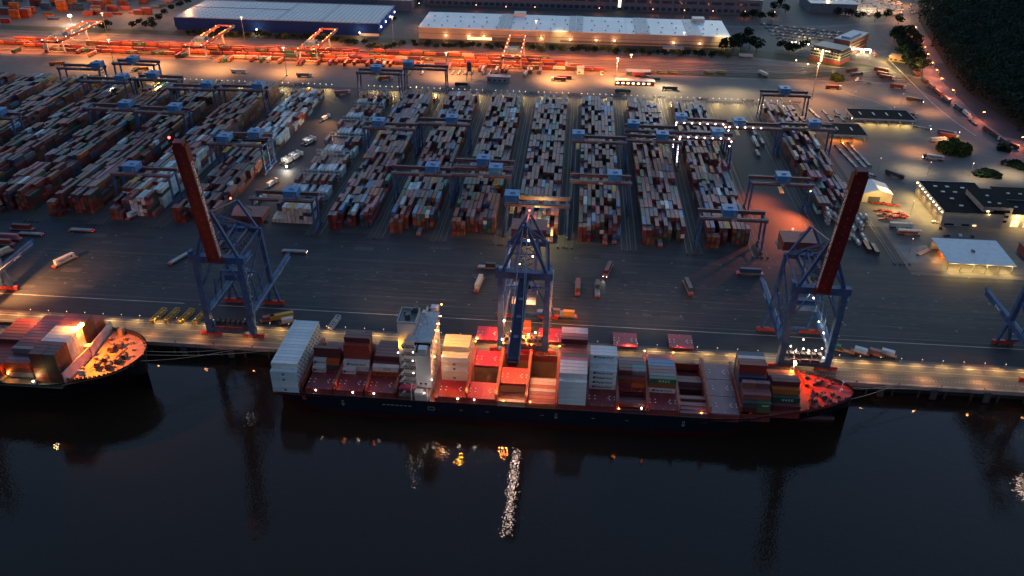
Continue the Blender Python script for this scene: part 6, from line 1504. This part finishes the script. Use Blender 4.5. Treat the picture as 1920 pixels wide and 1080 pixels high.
light((-20, 800, 24), AMBER, 70000, 1, 'SPOT', (-15, 800, 0), rad(140), .8); light((40, 800, 21), AMBER, 50000, 1, 'SPOT', (40, 806, 0), rad(145), .8)
light((85, 790, 20), WARM, 30000, 1, 'SPOT', (85, 780, 0), rad(145), .8); light((150, 775, 28), WARM, 20000, 1, 'SPOT', (150, 765, 0), rad(140), .8)
light((221, 764, 32), AMBER, 30000, 1.2, 'SPOT', (215, 750, 0), rad(140), .8); light((230, 800, 30), AMBER, 24000, 1.2, 'SPOT', (240, 812, 0), rad(140), .8); light((250, 800, 22), AMBER, 14000, 1, 'SPOT', (262, 800, 0), rad(140), .8)
# wall lamps of the white warehouse
for px, py in ((835,70),(878,71),(906,72),(1015,75),(1069,77),(1118,79),(1152,79),(1263,82),(1312,83)):
    g = G(px, py, 3.5); x = g.x
    b = MB(); b.box(x-.5,x+.5,937.0,937.7,4.1,4.8,0); b.box(x-.15,x+.15,937.6,938,4.9,5.2,1); o = b.build('wall_lamp', [B_WARM, GREYD]); tag(o, 'bright wall lamp low on the long grey warehouse wall', 'lamp', 'wall lamps of the white warehouse')
    light((x, 935.0, 5), AMBER, 330, .5)
for x in (-20, 160): light((x, 926, 22), YELLOW, 9000, 1.0, 'SPOT', (x, 938, 9), rad(75), 1.0)
for px, py in ((483,55),(674,63)):
    g = G(px, py, 4); b = MB(); b.ball((0,0,0),.8,0,8,5); b.cyl((0,0,-5),(0,0,-.5),.12,6,1); o = b.build('yard_lamp', [B_WARM, GALV]); o.location = (g.x, 936, 4.6); tag(o, 'bright yard lamp at the foot of the blue warehouse', 'lamp', 'yard lamps of the blue warehouse'); light((g.x, 934, 6), WARM, 900, .6)
for x, y in ((-229.5+1.5, 950),(-228, 975),(-228,1000),(-228,1025)): 
    b = MB(); b.box(-.2,.5,-.3,.3,-1.2,.6); o = b.build('wall_lamp', glow('cold_lamp', (.8,.9,1), 2.5)); o.location = (x, y, 9); tag(o, 'cold wall lamp on the end wall of the blue warehouse', 'lamp', 'end wall lamps of the blue warehouse'); light((x+2.2, y, 9), COLD, 260, .4)
# street lamps behind and along the forest road
for i, (px, py) in enumerate(((1718,51),(1723,63),(1729,75),(1735,88),(1741,101),(1749,117),(1757,131),(1767,147),(1788,169),(1846,210),(1919,257))):
    g = G(px, py, 8.5); lamp_post('street_lamp', g.x+2.2, g.y, 8.3, B_SOD, 'sodium street lamp in the row between road and forest', 'sodium lamps along the forest road', 2.2, PI, .3); light((g.x-1, g.y, 8.2), (1,.2,.09), 2600, .4)
light((394, 1020, 14), (1,.16,.08), 12000, .8, 'SPOT', (394, 1005, 0), rad(130), .8)
for i, (px, py) in enumerate(((748,3),(786,6),(893,9),(949,12),(1003,13),(1124,15),(1224,17),(1283,19),(1337,20),(1397,21),(1452,22))):
    g = G(px, py, 8); lamp_post('street_lamp', g.x, g.y, 8, glow('deep_sodium_bulb', (1,.22,.08), 5), 'orange street lamp on the road behind the white warehouse', 'orange lamps on the road behind the warehouse', 1.4, -PI/2); light((g.x, g.y-1.2, 7.6), (1,.3,.12), 350, .4)
# masts and lamps in the lorry yard
for px, py, lab in ((1739,328,'slim lamp before the black workshop, left'),(1818,330,'slim lamp before the black workshop, right'),(1600,192,'slim lamp behind the large canopy, left'),(1689,196,'slim lamp behind the large canopy, right'),(1672,222,'slim lamp before the large canopy'),(1646,320,'slim lamp beside the parked trailers'),(1793,270,'slim lamp at the round bush'),(1707,402,'slim lamp over the red spreaders'),(1918,285,'slim lamp at the right edge'),(1704,475,'slim lamp in the wash bay')):
    g = G(px, py); h = 10; lamp_post('yard_lamp', g.x, g.y, h, PALEB, lab, 'slim lamps of the lorry yard', 0, 0, .34, .14)
for x, y, pw, c in ((275, 640, 9000, AMBER),(310, 660, 9000, AMBER),(330, 600, 7000, WARM),(300, 590, 6000, WARM),(260, 600, 7000, WARM),(320, 740, 7000, AMBER),(300, 770, 9000, AMBER)):
    light((x, y, 16), c, pw, .8, 'SPOT', (x, y, 0), rad(128), .9)
# under the canopies
for x in (246, 257, 268, 279, 287): light((x, 702, 5.6), YELLOW, 1900, .4, 'SPOT', (x, 697, 0), rad(165), .9)
for x in (214, 223, 232): light((x, 660, 5.6), SODIUM, 2000, .4, 'SPOT', (x, 655, 0), rad(165), .9)
# workshop wall lamps
for k in range(10):
    y = 508.2+k*5.25; b = MB(); b.box(-.5,.1,-.45,.45,-.3,.35); o = b.build('wall_lamp', B_WARM); o.location = (245.3, y, 8.9); tag(o, 'round wall lamp in the row along the black roofed workshop', 'lamp', 'wall lamps of the workshop')
    if k % 2 == 0: light((243.4, y, 8.6), YELLOW, 2400, .4, 'SPOT', (237, y, 0), rad(160), .8)
light((222, 545, 12), YELLOW, 2600, .6, 'SPOT', (214, 535, 2), rad(140), .8); light((212, 527, 11), YELLOW, 2200, .6)
light((222, 522, 12), YELLOW, 5200, .6, 'SPOT', (224, 524, 0), rad(120), .9); light((274, 506, 10), YELLOW, 900, .3); 
for x in (294, 302, 310): light((x, 506.5, 7), YELLOW, 800, .3)
for x in (230, 240, 250, 262): light((x, 445, 5.0), YELLOW, 650, .4); light((x, 441.4, 4), YELLOW, 280, .3)
light((226.5, 458, 4), AMBER, 900, .4)
# quay cranes: floods, marker lamps and added apron fill
def bulbs(name, pts, m, lab, r=.4):
    b = MB()
    for p in pts: b.ball(p, r, 0, 7, 5)
    return b
def lampset(root, pts, m, r=.4):
    k = (m.name, r)
    if k not in _L: b = MB(); b.ball((0,0,0), r, 0, 7, 5); _L[k] = b.mesh('floodlight', m)
    for p in pts: mobj('floodlight', _L[k], root, p)
CR = [o for o in COL.objects if o.name.startswith('quay_crane')]
CX = {round(o.location.x): o for o in CR}
L_, R_, M_ = CX[-170], CX[119], CX[-20]
lampset(M_, [(-4,2,44),(4,1.6,44),(-3,12,45),(3,20,45),(0,31,48),(-10.2,-1.8,9),(-9.4,-1.6,20),(10.2,1.9,30),(-6,3,11),(6,3,11),(-2.5,3,9.5),(2.5,3.2,9.5),(0,-68.4,43.4)], B_WHITE)
lampset(R_, [(-8,2,44),(-5.5,2,43.6),(-2.4,1.8,43.6),(-10,6,9),(-6,5,10),(-3.4,4,8),(0,4,9.6),(3,4.2,8.4),(6,4,9),(9,4.6,10),(0,7,13),(9.6,1,7),(-12,0,9),(9.9,10,15.6),(9.9,20,15.6),(9.9,30,16),(6,24,27)], B_WHITE, .3)
lampset(L_, [(-1,2,42.6),(3,24,23.4)], B_WHITE)
for x, y, z, pw, c in ((-19.6, 331, 43, 6000, SODIUM),(-28, 320, 40, 2500, SODIUM),(-19.6, 341, 12, 6500, SODIUM),(-14, 345, 10, 4500, SODIUM),(-26, 347, 16, 4500, AMBER),(-19.6, 352, 26, 8000, SODIUM)):
    light((x,y,z), c, pw*3.2, .6, 'SPOT', (x, y-.5, 0), rad(115), .7)
for x in (-34, -6): light((x, 333, 40), (1,.2,.03), 4800, .8, 'SPOT', (x*1.0, 300, 6), rad(95), .7)
light((-19.6, 268, 43), (1,.42,.12), 2800, .5, 'SPOT', (-22, 292, 8), rad(70), .7)
light((0, 350, 34), SODIUM, 22000, 1, 'SPOT', (-6, 366, 0), rad(80), 1.0)
for x in (-11,-4,3,10): light((118.6+x, 340, 9.4), WHITE, 420, .4)
light((118.6, 342, 20), WARM, 150, .5); light((113, 336, 43), WHITE, 120, .4); light((128, 352, 17), WARM, 260, .4)
light((-312, 352, 28), AMBER, 90000, 1, 'SPOT', (-303, 372, 0), rad(88), 1.0); light((-300, 350, 22), SODIUM, 9000, 1)
light((232, 336, 26), SODIUM, 9000, .8, 'SPOT', (206, 337, 0), rad(80), 1.0)
warn(-173.6, 321.5, 112.6, 'red warning lamp on the tip of the left raised boom'); warn(-19.6, 366.5, 64, 'red warning lamp on the mast of the lowered boom crane'); warn(-180.5, 384, 54.6, 'red warning lamp on the machine house of the left crane'); warn(113, 378, 55, 'red warning lamp on the machine house of the right crane')
light((-19.6, 365, 65.5), REDL, 500, .3); light((-28, 378, 47), REDL, 2200, .4)
for x in (-90, -30, 45): light((x, 352, 44), (1,.5,.3), 15000, 1, 'SPOT', (x, 395, 0), rad(100), 1.0)  # added fill spots that brighten the mid apron, no lamp fixture
# yard crane lamps
for o in [q for q in COL.objects if q.name.startswith('yard_crane')]:
    lb_ = o['label']
    if 'outlined' in lb_:
        lampset(o, [(-20+6*k,-7.2,23.6) for k in range(7)]+[(-20.2,-6.6,21.5-2.0*k) for k in range(10)]+[(18,-7.4,21.5),(17,-7.6,18)], glow('rosy_white_bulb', (1,.66,.5), 5), .42)
    if 'along its girder' in lb_: lampset(o, [(-20+6*k,-7.2,23.6) for k in range(5)]+[(-20.2,-6.6,20.5),(-20.2,-6.6,18)], glow('rosy_white_bulb', (1,.66,.5), 5), .42)
    if 'alone over the empty' in lb_:
        lampset(o, [(18.5,-6.6,19)], B_SOD, .4); light((o.location.x+16, o.location.y-8, 19), (1,.18,.05), 46000, .6, 'SPOT', (o.location.x-2, o.location.y-16, 0), rad(120), .8); light((o.location.x-8, o.location.y+16, 16), (1,.16,.05), 9000, .6, 'SPOT', (o.location.x-10, o.location.y+14, 0), rad(130), .8)
    if 'right behind the lowered' in lb_: light((-17, 459, 15), (1,.82,.3), 5200, .4); light((-26, 458, 12), SODIUM, 2200, .4); 
    if 'glowing' in lb_ and 'spanning' in lb_: light((o.location.x, o.location.y+6, 12), YELLOW, 9000, .5)
light((-210, 660, 14), AMBER, 6000, .6, 'SPOT', (-214, 640, 0), rad(140), .8); light((-213, 530, 12), AMBER, 2500, .5, 'SPOT', (-213, 525, 0), rad(140), .8)
for px, py, lab in ((537,312,'bright work lamp on a van parked on the access road'),):
    g = G(px, py, 3); b = MB(); b.ball((0,0,0),.7,0,8,5); b.cyl((0,0,-3),(0,0,-.4),.1,6,1); o = b.build('work_lamp', [B_WHITE, GALV]); o.location = g; tag(o, lab, 'lamp'); light((g.x, g.y-1.2, 4), WHITE, 2600, .4)
# small service vans on the access road
for i, (px, py) in enumerate(((608,226),(574,268),(548,296),(534,304),(507,350),(485,380))):
    g = G(px, py); o = truck(g.x, g.y, 1.25, 'W', None, f"white service vehicle on the access road, {ORD[i+1]} from the inland end", 'service vehicles on the access road', hl=False); mobj('cargo_box', container_mesh('W', 6.06), o, (.5,0,1.16)); light((g.x+1.5, g.y-3.5, 5.5), WHITE, 160, .3)
    if i in (1, 2, 3): dup(o, (g.x+3.6, g.y-2, .05), None, f"white service vehicle beside the {ORD[i+1]} one on the access road")
def slight(loc, col, power, *a, **k): return light(loc, col, power*.25, *a, **k)
light((-21, 343, 26), WARM, 2600, .5, 'SPOT', (-20.5, 351, 19), rad(80), .8)  # added spot that brightens the white container under the portal
for px, py, ax, pw in ((572,471,1,500),(1134,520,0,420),(1738,293,-1,700)):   # headlight beams
    g = G(px, py, .9); light((g.x, g.y, 1.1), WHITE, pw, .15, 'SPOT', (g.x+(14 if ax > 0 else (-13 if ax < 0 else -4)), g.y-(0 if ax else 12)+(2 if ax < 0 else 0), 0), rad(50), .7)
# ship lamps
def ship_lamp(x, y, z, bulb, col, pw, lab, grp, h=2.6):
    t = lamp_post('deck_lamp', x, y, h, bulb, lab, grp, r=.34, pr=.08, z=z-h)
    if pw: slight((x, y, z+.5), col, pw, .35)
for i, (px, py, c) in enumerate(((590,737,1),(660,740,1),(701,739,1),(858,749,1),(889,750,1),(944,752,0),(994,754,0),(1084,758,1),(1122,759,0),(1160,767,0),(1203,766,1),(1240,768,1),(1315,775,0),(1347,768,1),(1374,770,0),(1408,761,0),(1430,762,0),(1513,753,1))):
    g = G(px, py, 7.0); ship_lamp(g.x, max(287.1, g.y) if g.x < 95 else g.y+1, 7.0, B_WHITE if c else B_SOD, WHITE if c else SODIUM, 260 if c else 420, 'small lamp on the water side walkway of the long ship', 'walkway lamps of the long ship', 1.8)
for i, (c, x) in enumerate((('G',0),('H',0),('I',0),('L',0),('M',0))):
    X = BAYS[c]-.75; ship_lamp(X, 323.2, 13.8, B_SOD, SODIUM, 2200 if c in 'GHI' else 1200, 'orange lamp on a lashing bridge end beside the quay', 'lashing bridge lamps of the long ship', 3.0)
ship_lamp(BAYS['F']-.75, 323.2, 13.8, B_SOD, SODIUM, 2000, 'orange lamp on the lashing bridge just ahead of the cream stack', 'lashing bridge lamps of the long ship', 3.0)
for x, y, z, pw in ((-101.5+0, 289, 10.5, 300),(-87.0, 289, 10.5, 300),(-42.0, 290, 11, 700),(-28.4, 290, 11, 450),(-14.6, 290, 11, 400),(-.8, 290, 11, 500),(40, 290, 11, 160)): slight((x, y, z), SODIUM, pw*.5, .3)
slight((-49, 306, 34), (1,.36,.02), 13000, .4, 'SPOT', (-48.6, 306, 20), rad(125), .6); slight((-55.0, 311, 31), (1,.42,.15), 4200, .4, 'SPOT', (-58, 310, 22), rad(120), .8); slight((-55, 299, 25), (1,.45,.2), 2600, .4, 'SPOT', (-58, 299, 17), rad(120), .8); slight((-55, 293, 16), (1,.5,.25), 900, .4)
slight((-77, 301.5, 24), (1,.42,.04), 9000, .4, 'SPOT', (-72, 303, 25), rad(120), .8)
for p, c in (((-57.6, 318, 31.0),1),((-57.6, 313, 30),1),((-57.6, 309, 29),1),((-57.6, 303, 27),1),((-57.6, 298, 22),1),((-57.8, 322.6, 34.6),1),((-75.4, 302.2, 20),0),((-66.4, 293.4, 27),0),((-66.4, 292, 23.4),0),((-66, 290, 18),0),((-58.2, 292.4, 13),0),((-61, 287.6, 9),0)):
    b = MB(); b.ball((0,0,0),.27,0,7,5); o = b.build('house_lamp', glow('bridge_front_lamp', (1,.30,.05), 14) if c else glow('deck_white_lamp', (1,.86,.68), 3)); o.location = p; o.parent = ship; o.location = (p[0], p[1]-SY, p[2]-ZW)
for p, pw in (((-70, 290.5, 30), 70),((-70, 289.4, 24), 70),((-69, 287.5, 17), 80),((-62, 286.4, 11), 120),((-68, 288, 34), 100),((-58, 287, 9), 160)): slight(p, WHITE, pw, .4)
# floodlit forecastles
light((107.5, 313.5, 20.5), (1,.14,.02), 5200, .4, 'SPOT', (122, 309, 10), rad(120), .7); light((107.2, 313.5, 17), (1,.45,.08), 1500, .4); light((106, 292.5, 10), SODIUM, 500, .3)
t = thing('deck_floodlight', 'orange floodlight on a post behind the red forecastle', 'lamp', (107.4, 313.5, 8.2)); b = MB(); b.cyl((0,0,0),(0,0,10.5),.2,8); b.build('pole', GALV, t); b = MB(); b.box(-.3,.5,-1.0,1.0,10.3,11.2); b.build('lamp_head', glow('flood_amber', (1,.5,.1), 12), t)
for px, py in ((1503,724),(1506,746)): pass
light((-224.2, 297, 27.5), (1,.24,.02), 27000, .5, 'SPOT', (-209, 297, 12), rad(130), .6)
light((-226.5, 299, 28.6), (1,.42,.05), 3600, .3, 'SPOT', (-228, 299, 24), rad(150), .6)
t = thing('deck_floodlight', 'glaring amber floodlight above the white boxes of the bow ship', 'lamp', (-223.9, 298.6, 16)); b = MB(); b.cyl((0,0,0),(0,0,11.5),.25,8); b.build('pole', GALV, t); b = MB(); b.box(-.5,.9,-1.3,1.3,11.2,12.3); b.build('lamp_head', glow('flood_amber', (1,.5,.1), 12), t)
for k, (px, py) in enumerate(((15,700),(28,690),(40,678),(52,668),(33,618),(24,630),(14,642),(5,650),(36,640),(58,607),(50,612),(62,715),(80,705),(93,706))):
    g = G(px, py, 12); b = MB(); b.ball((0,0,0),.38,0,7,5); b.cyl((0,0,-1.6),(0,0,-.3),.08,6,1); o = b.build('deck_lamp', [B_WHITE if k % 3 else B_SOD, GALV]); o.location = g; tag(o, 'small lamp on the passageways between the stacks of the bow ship', 'lamp', 'passageway lamps of the bow ship'); light((g.x, g.y-.6, 12.6), YELLOW if k % 3 else SODIUM, 320, .3)
light((-240, 310, 34), (1,.1,.04), 900, .5)
light((-262, 318, 24), (1,.12,.04), 1500, .6)
# office surroundings
for p, c, pw in (((255, 893, 9), YELLOW, 900),((270, 880, 7), YELLOW, 1200),((240, 880, 8), WARM, 1000),((300, 880, 8), WARM, 2600),((322, 870, 8), YELLOW, 3000),((330, 872, 8), YELLOW, 3000),((262, 985, 10), WARM, 3500),((290, 960, 10), WARM, 3500),((330, 905, 12), YELLOW, 6000),((345, 850, 14), AMBER, 5000),((330, 1160, 14), YELLOW, 9000),((380, 1140, 14), WARM, 6000),((-255, 985, 12), AMBER, 5000),((-190, 990, 14), AMBER, 3000),((410, 1110, 16), AMBER, 9000),((440, 1190, 16), AMBER, 9000)): light(p, c, pw, .5)
for i, (px, py) in enumerate(((1608,100),(1625,101))):
    g = G(px, py); t = thing('barrier_gate', f"brightly lit white gate frame, {'left' if i == 0 else 'right'} one beyond the tan gate hall", 'gate', (g.x, g.y, 0), -.1)
    b = MB(); b.box(-4,-3.5,-.3,.3,0,5); b.box(3.5,4,-.3,.3,0,5); b.box(-4,4,-.3,.3,5,5.5); b.build('frame', WHITEP, t); b = MB(); b.box(-3.4,3.4,-.35,-.3,4.4,4.9); b.box(-3.45,-3.2,-.35,-.3,1,4.4); b.box(3.2,3.45,-.35,-.3,1,4.4); b.build('lamp_strip', B_WHITE, t); light((g.x, g.y-3, 4), WARM, 1800, .4)
for i, (px, py) in enumerate(((1485,80),(1492,79),(1499,81),(1505,80),(1511,82),(1516,83),(1480,82))):
    g = G(px, py, 5); b = MB(); b.ball((0,0,0),.6,0,7,5); b.cyl((0,0,-5),(0,0,-.4),.1,6,1); o = b.build('lot_lamp', [B_WHITE, GALV]); o.location = g; tag(o, 'white lamp in the row between the trees and the office lot', 'lamp', 'lamps before the office lot')
for px, py in ((1540,88),(1493,113),(1515,120)):
    g = G(px, py, 5); b = MB(); b.ball((0,0,0),.6,0,7,5); b.cyl((0,0,-5),(0,0,-.4),.1,6,1); o = b.build('lot_lamp', [B_WARM, GALV]); o.location = g; tag(o, 'warm lamp at the foot of the office block', 'lamp', 'lamps at the office foot')
# rail yard depot lights
light((-540, 905, 20), AMBER, 12000, .8); light((-560, 1010, 24), AMBER, 16000, 1); light((-480, 1000, 24), AMBER, 12000, 1); light((-620, 960, 24), AMBER, 16000, 1)
g = G(131, 31, 9); b = MB(); b.box(-2,2,-.4,.4,0,2.2); b.cyl((0,.2,-9),(0,.2,0),.2,6,1); o = b.build('depot_floodlight', [B_WHITE, GALV]); o.location = g; tag(o, 'glaring white floodlight in the container depot', 'lamp'); light((g.x, g.y-2, 9), WHITE, 4000, .6)
bpy.context.view_layer.update()
print('containers', NCONT[0], 'objects', len(COL.objects), 'lights', len([o for o in COL.objects if o.type == 'LIGHT']))
